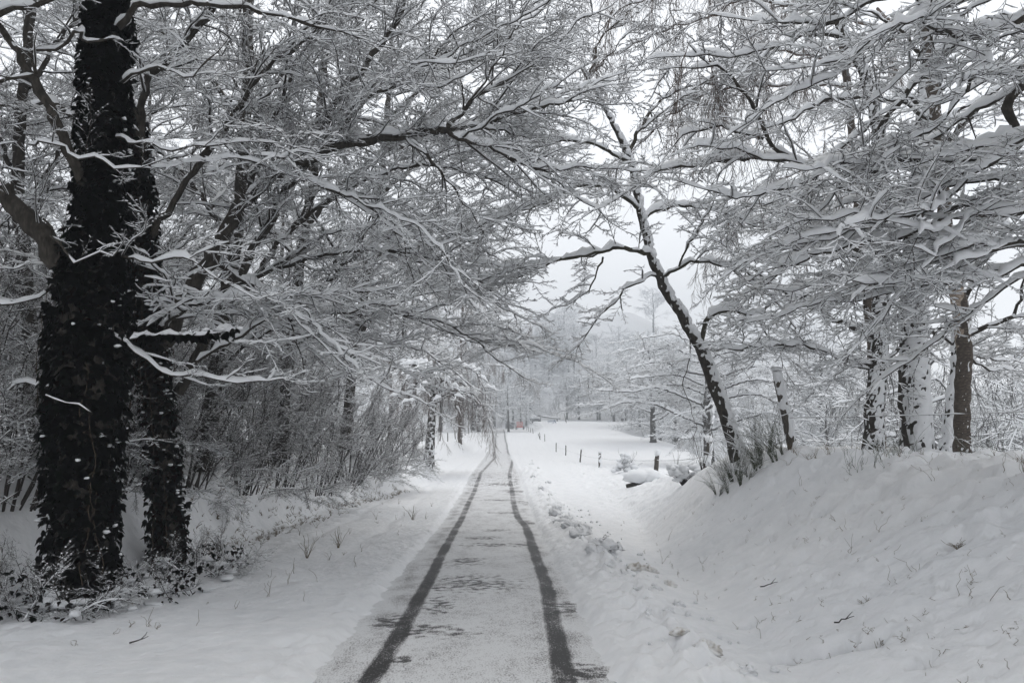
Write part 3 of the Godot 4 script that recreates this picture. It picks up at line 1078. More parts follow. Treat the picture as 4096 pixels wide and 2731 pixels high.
	limb(t, pv([-5.79,4.99,-12.20, -5.14,5.85,-12.00, -4.51,6.85,-12.00, -4.00,7.72,-12.00, -3.33,8.31,-12.00, -2.65,9.14,-12.00]), 0.06, 0.02, mid)
	limb(t, pv([-4.83,4.76,-12.40, -4.33,4.52,-12.60, -3.47,4.16,-12.60, -2.93,3.99,-12.60, -2.59,3.99,-12.60, -2.37,4.08,-12.60, -1.85,4.19,-12.90, -1.38,4.37,-13.00]), 0.04, 0.010, {"len": 1.2, "gap": 0.28, "tw": 0.14, "snow": 0.09})
	limb(t, pv([-4.69,2.94,-11.60, -4.20,3.35,-11.60, -3.88,3.55,-11.60, -3.42,3.82,-11.60, -3.26,3.68,-11.60, -3.16,3.32,-11.60]), 0.032, 0.010, {"len": 0.9, "gap": 0.35, "tw": 0.16, "snow": 0.085})
	limb(t, pv([-5.50,3.61,-12.20, -4.59,3.87,-11.40, -3.89,3.92,-11.00, -3.21,3.76,-10.80, -2.72,3.33,-10.80]), 0.03, 0.008, mid)
	limb(t, pv([-4.25,5.63,-12.20, -3.88,7.40,-12.60, -3.54,8.51,-12.80, -2.94,9.59,-13.00]), 0.05, 0.015, mid)
	limb(t, pv([-3.72,6.20,-12.20, -3.00,5.78,-11.60, -2.16,5.37,-11.40, -1.57,4.78,-11.40]), 0.035, 0.010, mid)
	limb(t, pv([-2.90,6.57,-12.20, -2.39,7.21,-12.00, -1.68,7.48,-11.80, -1.07,8.13,-11.80]), 0.04, 0.012, mid)
	finish_tree(t)

	# --- trees behind, standing on the bank and reaching over the lane
	var far := {"coarse": 0.38, "sub": 3, "sublen": 1.3, "bare": 0.25, "len": 2.2, "gap": 0.21, "tw": 0.18, "tws": 1.0, "snow": 0.075}
	t = new_tree("bank_tree", "dark-stemmed tree on the bank just behind the arching limb")
	trunk(t, pv([-5.90,1.40,-15.50, -5.77,3.76,-15.50, -5.53,5.87,-15.50, -5.45,7.78,-15.50, -5.46,10.13,-15.50, -5.55,12.08,-15.50]), 0.16, 0.09, M.bark)
	limb(t, pv([-5.75,4.11,-15.50, -4.66,5.87,-15.50, -3.30,7.04,-15.50, -1.90,7.50,-15.50, -0.76,7.32,-15.50, 0.04,7.12,-16.00]), 0.07, 0.015, far)
	limb(t, pv([-5.66,4.98,-15.50, -4.30,5.51,-15.50, -2.92,5.78,-15.50, -1.70,5.60,-15.50, -0.92,5.25,-15.50, -0.41,5.00,-16.00]), 0.06, 0.013, far)
	limb(t, pv([-5.51,6.41,-15.50, -4.39,7.96,-15.50, -3.09,8.89,-15.50, -1.58,9.56,-15.50, 0.04,9.94,-15.50]), 0.07, 0.015, far)
	limb(t, pv([-5.45,7.78,-15.50, -4.80,9.37,-15.50, -3.58,10.51,-15.50, -2.33,11.49,-15.50]), 0.06, 0.015, far)
	limb(t, pv([-5.83,3.25,-15.50, -4.77,3.95,-15.00, -3.52,4.14,-14.60, -2.51,3.78,-14.40]), 0.04, 0.010, far)
	limb(t, pv([-5.53,5.87,-15.50, -6.87,7.50,-16.00, -8.23,8.62,-16.40, -9.93,9.38,-17.00]), 0.06, 0.015, far)
	limb(t, pv([-5.47,8.24,-15.50, -6.64,10.00,-16.00, -8.00,11.02,-16.40, -9.73,12.00,-17.00]), 0.06, 0.015, far)
	finish_tree(t)
	t = new_tree("bank_tree", "slender tree on the bank above the thickest part of the hedge")
	trunk(t, pv([-5.50,1.53,-19.00, -5.38,3.69,-19.00, -5.16,6.36,-19.00, -4.92,8.57,-19.00, -4.78,10.85,-19.00, -4.64,13.21,-19.00]), 0.15, 0.07, M.bark)
	limb(t, pv([-5.27,4.86,-19.00, -4.00,6.36,-19.00, -2.63,7.13,-19.00, -1.35,7.02,-19.00, -0.40,6.72,-20.00]), 0.07, 0.015, far)
	limb(t, pv([-5.30,4.22,-19.00, -3.96,4.96,-19.00, -2.59,5.07,-19.00, -1.22,4.64,-19.00, -0.28,3.96,-19.50]), 0.06, 0.013, far)
	limb(t, pv([-5.09,7.24,-19.00, -3.63,8.80,-19.00, -1.91,9.48,-19.00, 0.04,9.36,-19.00, 1.23,8.91,-19.00]), 0.07, 0.015, far)
	limb(t, pv([-4.89,9.14,-19.00, -3.47,10.85,-19.00, -1.72,11.79,-19.00, 0.27,12.49,-19.00, 1.60,12.73,-19.00]), 0.07, 0.015, far)
	limb(t, pv([-4.75,11.44,-19.00, -3.62,12.85,-19.00, -2.19,13.93,-19.00]), 0.05, 0.015, far)
	limb(t, pv([-5.16,6.36,-19.00, -6.61,7.68,-19.00, -8.13,8.13,-19.00, -9.41,7.90,-19.00]), 0.05, 0.013, far)
	limb(t, pv([-4.92,8.57,-19.00, -6.30,10.39,-19.00, -7.75,11.09,-19.00]), 0.05, 0.013, far)
	finish_tree(t)
	t = new_tree("bank_tree", "tree at the lane end of the hedge with twigs hanging low")
	trunk(t, pv([-5.22,1.86,-25.00, -5.02,4.31,-25.00, -4.68,7.11,-25.00, -4.33,9.99,-25.00, -4.11,12.97,-25.00, -4.03,15.89,-25.00]), 0.17, 0.07, M.bark)
	var lower := {"coarse": 0.3, "bare": 0.15, "len": 2.4, "gap": 0.2, "tw": 0.18, "tws": 1.05, "snow": 0.07, "droop": 0.22}
	limb(t, pv([-4.91,5.28,-25.00, -3.97,6.54,-25.00, -2.87,7.11,-25.00, -1.75,6.82,-25.00, -0.91,6.12,-25.00]), 0.07, 0.015, lower)
	limb(t, pv([-4.96,4.44,-25.00, -4.08,5.00,-25.00, -2.97,5.00,-25.00, -1.87,4.31,-25.00]), 0.05, 0.013, lower)
	limb(t, pv([-4.69,7.53,-25.00, -3.32,8.83,-25.00, -1.92,9.26,-25.00, -0.65,8.83,-25.00]), 0.07, 0.015, lower)
	limb(t, pv([-4.33,9.99,-25.00, -2.65,11.32,-25.00, -0.66,12.22,-25.00, 1.20,12.37,-25.00]), 0.07, 0.015, lower)
	limb(t, pv([-4.17,12.52,-25.00, -2.54,14.03,-25.00, -0.52,14.96,-25.00, 1.65,14.80,-25.00]), 0.07, 0.015, lower)
	limb(t, pv([-4.68,7.11,-25.00, -6.12,8.39,-25.00, -7.82,8.97,-25.00]), 0.05, 0.013, lower)
	limb(t, pv([-4.01,15.27,-25.00, -2.87,16.83,-25.00, -1.41,17.78,-25.00]), 0.05, 0.013, lower)
	finish_tree(t)
	t = new_tree("bank_tree", "bare tree rising behind the great ivy trunk at the frame edge")
	trunk(t, pv([-7.87,0.95,-13.50, -8.09,2.76,-13.50, -8.39,4.64,-13.50, -8.71,6.60,-13.50, -8.73,8.63,-13.50, -8.73,10.58,-13.50]), 0.14, 0.07, M.bark)
	limb(t, pv([-8.27,4.11,-13.50, -8.91,5.34,-13.50, -9.75,6.20,-13.50]), 0.05, 0.013, far)
	limb(t, pv([-8.57,5.81,-13.50, -8.21,7.36,-14.00, -7.52,8.47,-14.40, -6.74,9.40,-15.00]), 0.05, 0.013, far)
	limb(t, pv([-8.66,6.44,-13.50, -9.44,7.81,-13.50, -10.14,8.63,-13.50]), 0.05, 0.013, far)
	limb(t, pv([-8.66,8.22,-13.50, -8.30,9.67,-14.00, -7.38,10.55,-14.00]), 0.05, 0.013, far)
	limb(t, pv([-8.13,3.06,-13.50, -8.16,4.28,-14.50, -7.49,5.05,-15.00, -6.54,5.34,-15.50]), 0.05, 0.013, far)
	limb(t, pv([-8.02,2.39,-13.50, -8.56,3.13,-13.50, -9.19,3.50,-13.50]), 0.04, 0.013, far)
	finish_tree(t)


# ====================================================================== right side
func blown(t: Dictionary, part: Node, face: Vector3, bias: float, gain: float, thick: float, freq: float):
	var b := MB.new()
	shell(b, t.tp, t.tr, face.normalized(), bias, gain, thick, freq, 30)
	put("snow_patches", mesh_of([b, M.snow]), part)


func build_right_trees():
	var t: Dictionary
	var tr: Node
	var o := {"coarse": 0.5, "sub": 2, "len": 1.4, "gap": 0.42, "tw": 0.15, "tws": 0.8, "snow": 0.10}
	# --- leaning tree
	t = new_tree("leaning_tree", "leaning tree on the bank with snow along its upper side")
	tr = trunk(t, pv([4.64,1.59,-16.50, 4.45,2.36,-16.50, 4.27,2.89,-16.50, 3.96,3.80,-16.50, 3.56,4.59,-16.50, 3.12,5.38,-16.50, 2.85,6.28,-16.50, 2.67,7.29,-16.50, 2.48,8.16,-16.50, 1.98,9.25,-16.50, 1.47,10.16,-16.50]), 0.145, 0.028, M.bark, 0.12, 0.15)
	blown(t, tr, Vector3(0.9, 0.5, 0.2), -0.22, 0.75, 0.055, 9.0)
	t.bark = M.bark_green
	limb(t, pv([3.90,3.99,-16.50, 4.07,4.43,-16.50, 4.26,4.62,-16.50, 4.57,4.70,-16.50, 5.16,4.58,-16.50, 5.59,5.03,-16.50]), 0.06, 0.02, {"len": 1.0, "gap": 0.4, "tw": 0.2, "snow": 0.13})
	limb(t, pv([5.16,4.58,-16.50, 5.35,4.19,-16.50, 5.53,3.88,-16.50, 5.62,3.48,-16.50]), 0.02, 0.008, {"len": 0.8, "gap": 0.3, "snow": 0.05})
	limb(t, pv([2.95,5.89,-16.50, 2.56,5.92,-16.20, 2.06,5.96,-16.20, 1.42,5.81,-16.20, 0.80,5.66,-16.20, 0.04,5.31,-16.20, -0.66,4.95,-15.50]), 0.055, 0.012, {"len": 1.0, "gap": 0.32, "from": 0.1, "tw": 0.16, "snow": 0.10, "coarse": 0.6, "sub": 2})
	limb(t, pv([3.05,5.45,-16.50, 2.51,5.21,-16.20, 2.15,4.90,-16.20, 1.81,4.54,-16.20, 1.57,4.18,-16.20, 1.30,3.88,-16.20]), 0.03, 0.008, {"len": 0.7, "gap": 0.24, "tw": 0.2, "tws": 0.5, "snow": 0.085})
	limb(t, pv([1.87,5.73,-16.00, 1.69,5.34,-16.00, 1.54,5.01,-16.00, 1.24,4.81,-16.00, 0.95,4.69,-16.00]), 0.022, 0.008, {"len": 0.5, "gap": 0.25, "tw": 0.2, "tws": 0.45, "snow": 0.09})
	limb(t, pv([3.72,4.12,-16.50, 3.61,3.59,-16.20, 3.49,3.15,-16.20, 3.61,2.71,-16.20, 3.72,2.19,-16.20]), 0.012, 0.006, {"len": 0.4, "gap": 0.5, "tw": 0.3, "tws": 0.4, "snow": 0.03})
	limb(t, pv([3.85,3.89,-16.50, 4.44,3.83,-16.00, 5.02,3.86,-15.60, 5.63,3.75,-15.40]), 0.03, 0.010, {"len": 0.9, "gap": 0.3, "snow": 0.08})
	limb(t, pv([2.74,6.90,-16.50, 2.06,7.28,-16.20, 1.32,7.28,-16.20, 0.59,6.90,-16.20, -0.24,6.71,-16.20]), 0.045, 0.012, o)
	limb(t, pv([2.78,6.71,-16.50, 3.64,7.09,-16.80, 4.55,7.06,-17.00, 5.40,6.66,-17.00]), 0.05, 0.013, o)
	limb(t, pv([2.53,7.97,-16.50, 1.64,8.36,-16.50, 0.79,8.36,-16.50, 0.04,7.97,-16.50]), 0.045, 0.012, o)
	limb(t, pv([2.48,8.16,-16.50, 3.13,9.29,-16.80, 3.96,9.90,-17.00, 4.95,10.00,-17.00]), 0.045, 0.012, o)
	limb(t, pv([1.98,9.25,-16.50, 1.18,9.66,-16.50, 0.42,9.56,-16.50]), 0.035, 0.012, o)
	limb(t, pv([1.66,9.76,-16.50, 1.96,10.77,-16.50, 2.65,11.49,-16.50]), 0.035, 0.012, o)
	limb(t, pv([3.12,5.38,-16.50, 3.75,5.68,-16.20, 4.42,5.54,-16.00, 5.21,5.18,-16.00]), 0.05, 0.013, o)
	finish_tree(t)

	# --- big tree out of frame whose limbs sweep in from the right
	t = new_tree("overhanging_tree", "wide tree beyond the frame whose snow laden limbs sweep in at upper right")
	trunk(t, pv([9.3, 1.2, -9.6, 9.2, 3.2, -9.6, 9.0, 5.0, -9.7, 8.8, 7.5, -9.8, 8.6, 9.5, -10]), 0.26, 0.14, M.bark_green)
	t.bark = M.bark
	var n := {"len": 1.5, "gap": 0.58, "from": 0.22, "tw": 0.19, "tws": 0.75, "snow": 0.11, "coarse": 0.8, "sub": 3, "sublen": 1.0, "rise": 0.02}
	limb(t, pv([9.17,7.97,-9.70, 8.20,7.85,-9.80, 7.47,7.78,-10.00, 6.88,7.58,-10.00, 6.54,7.43,-10.00, 6.04,7.21,-10.00, 5.60,6.83,-10.00, 5.12,6.32,-10.00, 4.74,5.90,-10.00, 4.38,5.57,-10.00]), 0.10, 0.014, n)
	limb(t, pv([8.98,6.40,-9.70, 7.79,6.09,-9.80, 6.59,5.76,-9.80, 6.18,5.52,-9.80, 5.66,5.44,-9.80, 5.35,5.47,-9.80]), 0.07, 0.012, n)
	limb(t, pv([9.08,7.24,-9.70, 7.67,6.79,-10.00, 6.77,6.53,-10.20, 6.71,6.12,-10.20, 6.45,5.90,-10.20, 5.90,5.76,-10.20, 5.35,5.62,-10.20, 4.80,5.51,-10.20, 4.58,5.68,-10.60, 4.03,5.74,-10.60, 3.63,5.95,-11.00, 3.31,5.95,-11.00, 3.01,5.90,-11.00, 2.64,5.83,-11.00, 2.35,5.83,-11.00, 2.06,5.75,-11.20, 1.67,5.51,-11.20]), 0.085, 0.012, n)
	limb(t, pv([4.03,5.74,-10.60, 3.86,5.77,-10.60, 3.56,6.07,-10.60, 3.46,6.42,-10.60, 3.28,6.74,-10.60, 3.06,6.98,-10.60, 2.87,7.17,-10.60, 2.53,7.11,-10.60]), 0.04, 0.012, {"len": 0.9, "gap": 0.3, "tw": 0.18, "snow": 0.07, "hang": 0.5})
	limb(t, pv([3.57,6.15,-10.80, 3.29,6.21,-10.80, 2.98,6.30,-10.80, 2.55,6.26,-10.80, 2.37,6.15,-10.80]), 0.025, 0.010, {"len": 0.9, "gap": 0.3, "tw": 0.18, "snow": 0.08, "hang": 0.4})
	limb(t, pv([8.76,5.52,-9.70, 7.38,5.39,-9.80, 6.67,5.19,-10.00, 6.26,5.05,-10.00, 5.72,4.87,-10.00, 5.45,4.70,-10.00, 4.91,4.46,-10.00, 4.44,4.43,-10.00, 3.86,4.22,-10.00, 3.54,4.23,-10.60]), 0.06, 0.010, n)
	limb(t, pv([8.72,5.12,-9.70, 7.49,5.05,-10.00, 6.77,4.90,-10.20, 6.23,4.81,-10.20, 5.76,4.64,-10.20, 5.22,4.28,-10.20, 4.74,3.99,-10.20]), 0.055, 0.010, n)
	limb(t, pv([6.72,5.82,-10.00, 5.78,5.18,-9.60, 5.49,4.97,-9.60, 5.19,4.76,-9.60, 4.86,4.63,-9.60, 4.48,4.58,-9.60, 4.07,4.47,-9.60]), 0.04, 0.010, n)
	limb(t, pv([4.58,5.68,-10.60, 4.44,5.71,-10.60, 3.81,5.29,-10.30, 3.48,5.18,-10.30, 3.13,5.10,-10.30, 2.86,5.15,-10.30, 2.59,5.24,-10.30]), 0.022, 0.008, {"len": 0.9, "gap": 0.3, "tw": 0.18, "tws": 0.6, "snow": 0.09})
	limb(t, pv([8.87,8.66,-9.80, 7.23,8.35,-10.00, 6.03,8.03,-10.00, 5.13,7.84,-10.00, 4.64,7.66,-10.00, 4.35,7.52,-10.00, 3.98,7.43,-10.00, 3.55,7.46,-10.00, 3.31,7.72,-10.40]), 0.07, 0.010, n)
	limb(t, pv([7.26,4.13,-9.80, 6.57,4.12,-10.00, 5.99,3.95,-10.00, 5.49,3.95,-10.00, 5.03,3.78,-10.00]), 0.04, 0.010, n)
	limb(t, pv([7.15,4.52,-9.60, 6.33,4.30,-9.60, 5.73,4.30,-9.60, 5.23,4.14,-9.60]), 0.04, 0.010, n)
	limb(t, pv([6.54,7.43,-10.00, 5.91,6.58,-9.60, 5.66,6.17,-9.60, 5.36,5.83,-9.60, 4.96,5.60,-9.60]), 0.035, 0.010, n)
	var top := {"node": t.node, "wood": MB.new(), "snow": MB.new(), "sprays": {}, "bake": true}
	var high := {"merge": true, "step": 2.0, "scale": 2.0, "len": 1.4, "gap": 0.34, "tw": 0.16, "snow": 0.09, "droop": 0.0, "rise": 0.25}  # unseen crown limbs, added for their shade on the near lane
	for e in [[3.5, 12.6, -7.5], [5.0, 12.0, -2.5], [3.2, 13.2, -12.5], [9.5, 12.5, -3.0], [12.5, 11.5, -8.0], [11.5, 12.0, -14.0], [6.5, 13.0, -6.0]]:
		var en := Vector3(e[0], e[1], e[2])
		var st := Vector3(8.7, 8.8 + R(-0.5, 0.6), -10)
		limb(top, PackedVector3Array([st, st.lerp(en, 0.35) + Vector3(0, 1.0, 0), st.lerp(en, 0.7) + Vector3(0, 0.8, 0), en]), 0.12, 0.03, high)
	finish_tree(top)
	limb(t, pv([7.47,7.78,-10.00, 6.21,7.54,-9.40, 5.41,7.24,-9.20, 4.75,6.95,-9.20, 4.19,6.61,-9.20, 3.75,6.44,-9.20]), 0.04, 0.010, n)
	finish_tree(t)

	# --- weeping birch limbs coming in at the top
	t = new_tree("weeping_birch", "birch whose fine hanging twigs trail down at the top centre right")
	trunk(t, pv([8.45, 0.8, -18.5, 8.45, 4.0, -18.5, 8.3, 7.0, -18.4, 8.2, 10.0, -18.4, 8.1, 12.0, -18.4]), 0.16, 0.08, M.bark_birch)
	t.bark = M.birch_twig
	var h := {"len": 1.3, "gap": 0.26, "tw": 0.11, "tws": 0.8, "snow": 0.06, "hang": 0.75, "droop": 0.35}
	limb(t, pv([9.01,12.15,-18.40, 5.58,12.00,-17.00, 4.71,11.68,-17.00, 4.18,11.46,-17.00, 3.53,11.31,-17.00, 2.93,11.01,-17.00, 2.42,10.73,-17.00]), 0.04, 0.010, h)
	limb(t, pv([9.10,13.54,-18.40, 5.25,12.65,-17.00, 3.61,11.70,-16.00, 2.38,11.20,-16.00, 1.90,10.70,-16.00]), 0.04, 0.010, h)
	limb(t, pv([8.94,11.02,-18.40, 5.94,11.10,-17.50, 4.87,10.52,-17.00, 4.15,9.69,-17.00]), 0.04, 0.010, h)
	limb(t, pv([8.91,10.57,-18.40, 5.26,10.09,-17.40, 3.75,9.38,-17.00, 2.86,8.56,-17.00, 2.36,8.06,-17.00]), 0.04, 0.010, h)
	limb(t, pv([9.04,12.62,-18.40, 9.08,11.82,-17.80, 8.73,10.73,-17.00]), 0.04, 0.010, h)
	limb(t, pv([8.84,9.45,-18.40, 6.00,7.83,-17.50, 5.18,7.21,-17.50, 4.56,6.40,-17.50]), 0.035, 0.010, h)
	limb(t, pv([8.77,8.36,-18.40, 6.95,7.06,-17.00, 6.28,6.16,-16.60]), 0.03, 0.010, h)
	limb(t, pv([9.13,14.01,-18.40, 5.06,14.49,-18.40, 3.52,13.90,-18.40, 1.88,13.31,-18.40]), 0.04, 0.010, h)
	finish_tree(t)

	# --- the trunks on top of the bank
	t = new_tree("bank_birch", "slim dark trunk on the bank, first of the three beside the leaning tree")
	tr = trunk(t, pv([6.72,1.64,-15.00, 6.80,2.46,-15.00, 6.91,3.28,-15.00, 7.01,4.03,-15.00, 7.10,4.96,-15.00, 7.22,6.26,-15.00, 7.22,7.58,-15.00, 7.17,8.55,-15.00, 6.97,9.38,-15.00, 6.67,10.02,-15.00, 6.50,10.80,-15.00, 6.43,11.94,-15.00]), 0.175, 0.09, M.bark, 0.15, 0.2)
	blown(t, tr, Vector3(0.2, 0.1, 1.0), -0.36, 0.60, 0.024, 14.0)
	var k := {"coarse": 0.4, "len": 1.4, "gap": 0.40, "from": 0.1, "tw": 0.17, "tws": 0.9, "snow": 0.085}
	limb(t, pv([6.95,3.95,-15.00, 6.51,4.12,-15.00, 6.01,4.36,-15.00, 5.78,4.52,-15.00, 5.53,4.64,-15.00, 5.00,4.92,-15.00, 4.40,5.39,-15.00]), 0.06, 0.013, k)
	limb(t, pv([6.87,3.40,-15.00, 6.35,3.51,-15.00, 5.81,3.66,-15.00, 5.51,3.75,-15.00, 5.06,3.78,-15.00, 4.57,3.75,-15.00]), 0.04, 0.010, k)
	limb(t, pv([6.87,3.32,-15.00, 6.44,3.35,-15.00, 6.09,3.20,-15.00, 5.85,3.04,-15.00]), 0.03, 0.008, {"len": 0.8, "gap": 0.26, "snow": 0.04})
	limb(t, pv([6.99,3.37,-15.00, 7.30,3.70,-15.00, 7.50,3.95,-15.00, 7.50,4.20,-15.00]), 0.04, 0.010, {"len": 0.8, "gap": 0.3, "snow": 0.05})
	limb(t, pv([7.12,5.39,-15.00, 6.43,5.74,-15.00, 5.68,5.91,-15.00, 4.91,5.74,-15.00]), 0.05, 0.013, k)
	limb(t, pv([7.23,6.43,-15.00, 6.41,6.87,-15.00, 5.56,6.78,-15.00, 4.69,6.43,-15.00]), 0.05, 0.013, k)
	limb(t, pv([7.20,7.31,-15.00, 8.43,8.28,-15.60, 9.70,9.03,-16.00, 10.89,9.81,-16.00]), 0.06, 0.013, k)
	limb(t, pv([7.12,8.75,-15.00, 6.42,8.85,-15.40, 5.51,8.38,-15.40, 4.80,8.20,-15.40]), 0.05, 0.013, k)
	limb(t, pv([6.97,9.38,-15.00, 7.73,10.05,-15.00, 8.55,10.51,-15.00]), 0.05, 0.013, k)
	limb(t, pv([6.67,10.02,-15.00, 5.89,10.05,-15.00, 5.09,9.67,-15.00, 4.37,9.03,-15.00]), 0.045, 0.013, k)
	limb(t, pv([7.10,4.96,-15.00, 6.30,4.92,-14.40, 5.57,4.71,-14.20, 4.91,4.23,-14.20]), 0.045, 0.010, k)
	finish_tree(t)

	t = new_tree("plastered_tree", "thick trunk on the bank plastered almost white with blown snow")
	tr = trunk(t, pv([7.63,1.45,-15.20, 7.67,2.47,-15.20, 7.72,3.73,-15.20, 7.83,5.01,-15.20, 8.00,6.32,-15.20, 8.24,7.84,-15.20, 8.45,9.50,-15.20, 8.63,11.40,-15.20]), 0.275, 0.16, M.bark, 0.14, 0.35)
	blown(t, tr, Vector3(0.25, 0.1, 1.0), 0.04, 0.45, 0.035, 9.0)
	var split := trunk(t, pv([7.30,1.58,-14.85, 7.28,2.05,-14.85, 7.23,2.70,-14.85, 7.25,3.27,-14.85]), 0.055, 0.03, M.bark, 0.2, 0.1)
	split.name = "split_stem"
	limb(t, pv([8.19,7.21,-15.20, 8.91,8.11,-15.20, 9.49,8.76,-15.20, 10.36,9.50,-15.20]), 0.08, 0.03, k)
	limb(t, pv([7.83,5.01,-15.20, 8.53,5.90,-15.60, 9.25,6.26,-15.60, 10.13,6.26,-15.60]), 0.06, 0.013, k)
	limb(t, pv([7.80,4.58,-15.20, 7.54,5.54,-15.60, 7.02,5.73,-16.00, 6.36,5.64,-16.40]), 0.06, 0.013, k)
	limb(t, pv([8.34,8.57,-15.20, 7.88,9.32,-15.80, 7.14,9.22,-16.00, 6.26,9.11,-16.40]), 0.06, 0.013, k)
	limb(t, pv([8.45,9.50,-15.20, 9.35,10.35,-15.20, 10.35,10.63,-15.20]), 0.06, 0.013, k)
	limb(t, pv([7.80,4.06,-15.20, 8.58,4.07,-15.80, 9.45,3.65,-16.00, 10.49,3.61,-16.40]), 0.04, 0.010, k)
	finish_tree(t)

	t = new_tree("birch_stem", "short leaning snow-caked stem tucked behind the brown birch trunk", "", "tree stem")
	tr = trunk(t, pv([7.98,1.56,-14.90, 8.13,2.38,-14.90, 8.29,3.27,-14.90, 8.40,4.02,-14.90]), 0.09, 0.05, M.bark, 0.15, 0.2)
	blown(t, tr, Vector3(-0.4, 0.2, 1.0), 0.1, 0.4, 0.035, 9.0)
	finish_tree(t)

	t = new_tree("brown_birch", "birch with clean brown trunk, the one furthest along the bank")
	tr = trunk(t, pv([7.80,1.50,-14.00, 7.89,2.42,-14.00, 7.98,3.41,-14.00, 8.01,4.00,-14.00, 7.95,4.67,-14.00, 7.87,5.47,-14.00, 7.85,6.53,-14.00, 7.82,7.78,-14.00, 7.77,9.32,-14.00, 7.72,10.90,-14.00]), 0.14, 0.08, M.bark_birch, 0.22, 0.2)
	blown(t, tr, Vector3(0.7, 0.1, 0.6), -0.85, 0.4, 0.014, 18.0)
	var pale := MB.new()
	var pp := smooth_path(pv([7.98,3.49,-14.00, 8.00,3.80,-14.00, 7.99,4.20,-14.00, 7.95,4.63,-14.00, 7.91,4.99,-14.00]), 0.05)
	var pr := taper(pp.size(), 0.132, 0.122)
	for i in pp.size():
		pr[i] -= 0.03 * pow(absf(2.0 * i / (pp.size() - 1) - 1.0), 3.0)
	tube(pale, pp, pr, 18, 0.03, 7.0)
	put("pale_bark", mesh_of([pale, M.bark_pale]), tr)
	limb(t, pv([8.00,3.74,-14.00, 8.55,4.00,-14.00, 8.91,4.13,-14.00, 9.10,4.43,-14.00, 9.18,4.83,-14.00]), 0.055, 0.02, {"len": 1.0, "gap": 0.3, "tw": 0.17, "snow": 0.10})
	limb(t, pv([8.00,4.43,-14.00, 8.46,4.83,-14.00, 9.11,5.15,-14.00, 9.77,5.47,-14.00]), 0.05, 0.02, k)
	limb(t, pv([7.97,4.04,-14.00, 7.75,3.94,-14.40, 7.49,3.40,-14.60]), 0.03, 0.008, {"len": 0.8, "gap": 0.3, "tw": 0.17, "snow": 0.05})
	limb(t, pv([7.99,3.57,-14.00, 8.57,3.30,-14.40, 9.37,3.26,-14.80]), 0.03, 0.008, {"len": 0.9, "gap": 0.26, "tw": 0.15, "snow": 0.05})
	limb(t, pv([7.87,5.47,-14.00, 7.28,5.79,-14.00, 6.57,5.71,-14.00, 5.87,5.96,-14.00]), 0.05, 0.013, k)
	limb(t, pv([7.85,6.53,-14.00, 8.48,6.94,-14.00, 9.27,6.94,-14.00]), 0.05, 0.013, k)
	limb(t, pv([7.82,7.78,-14.00, 7.13,8.20,-14.00, 6.31,8.03,-14.00]), 0.05, 0.013, k)
	limb(t, pv([7.78,8.89,-14.00, 7.22,9.67,-14.00, 6.51,10.02,-14.00]), 0.045, 0.013, k)
	finish_tree(t)


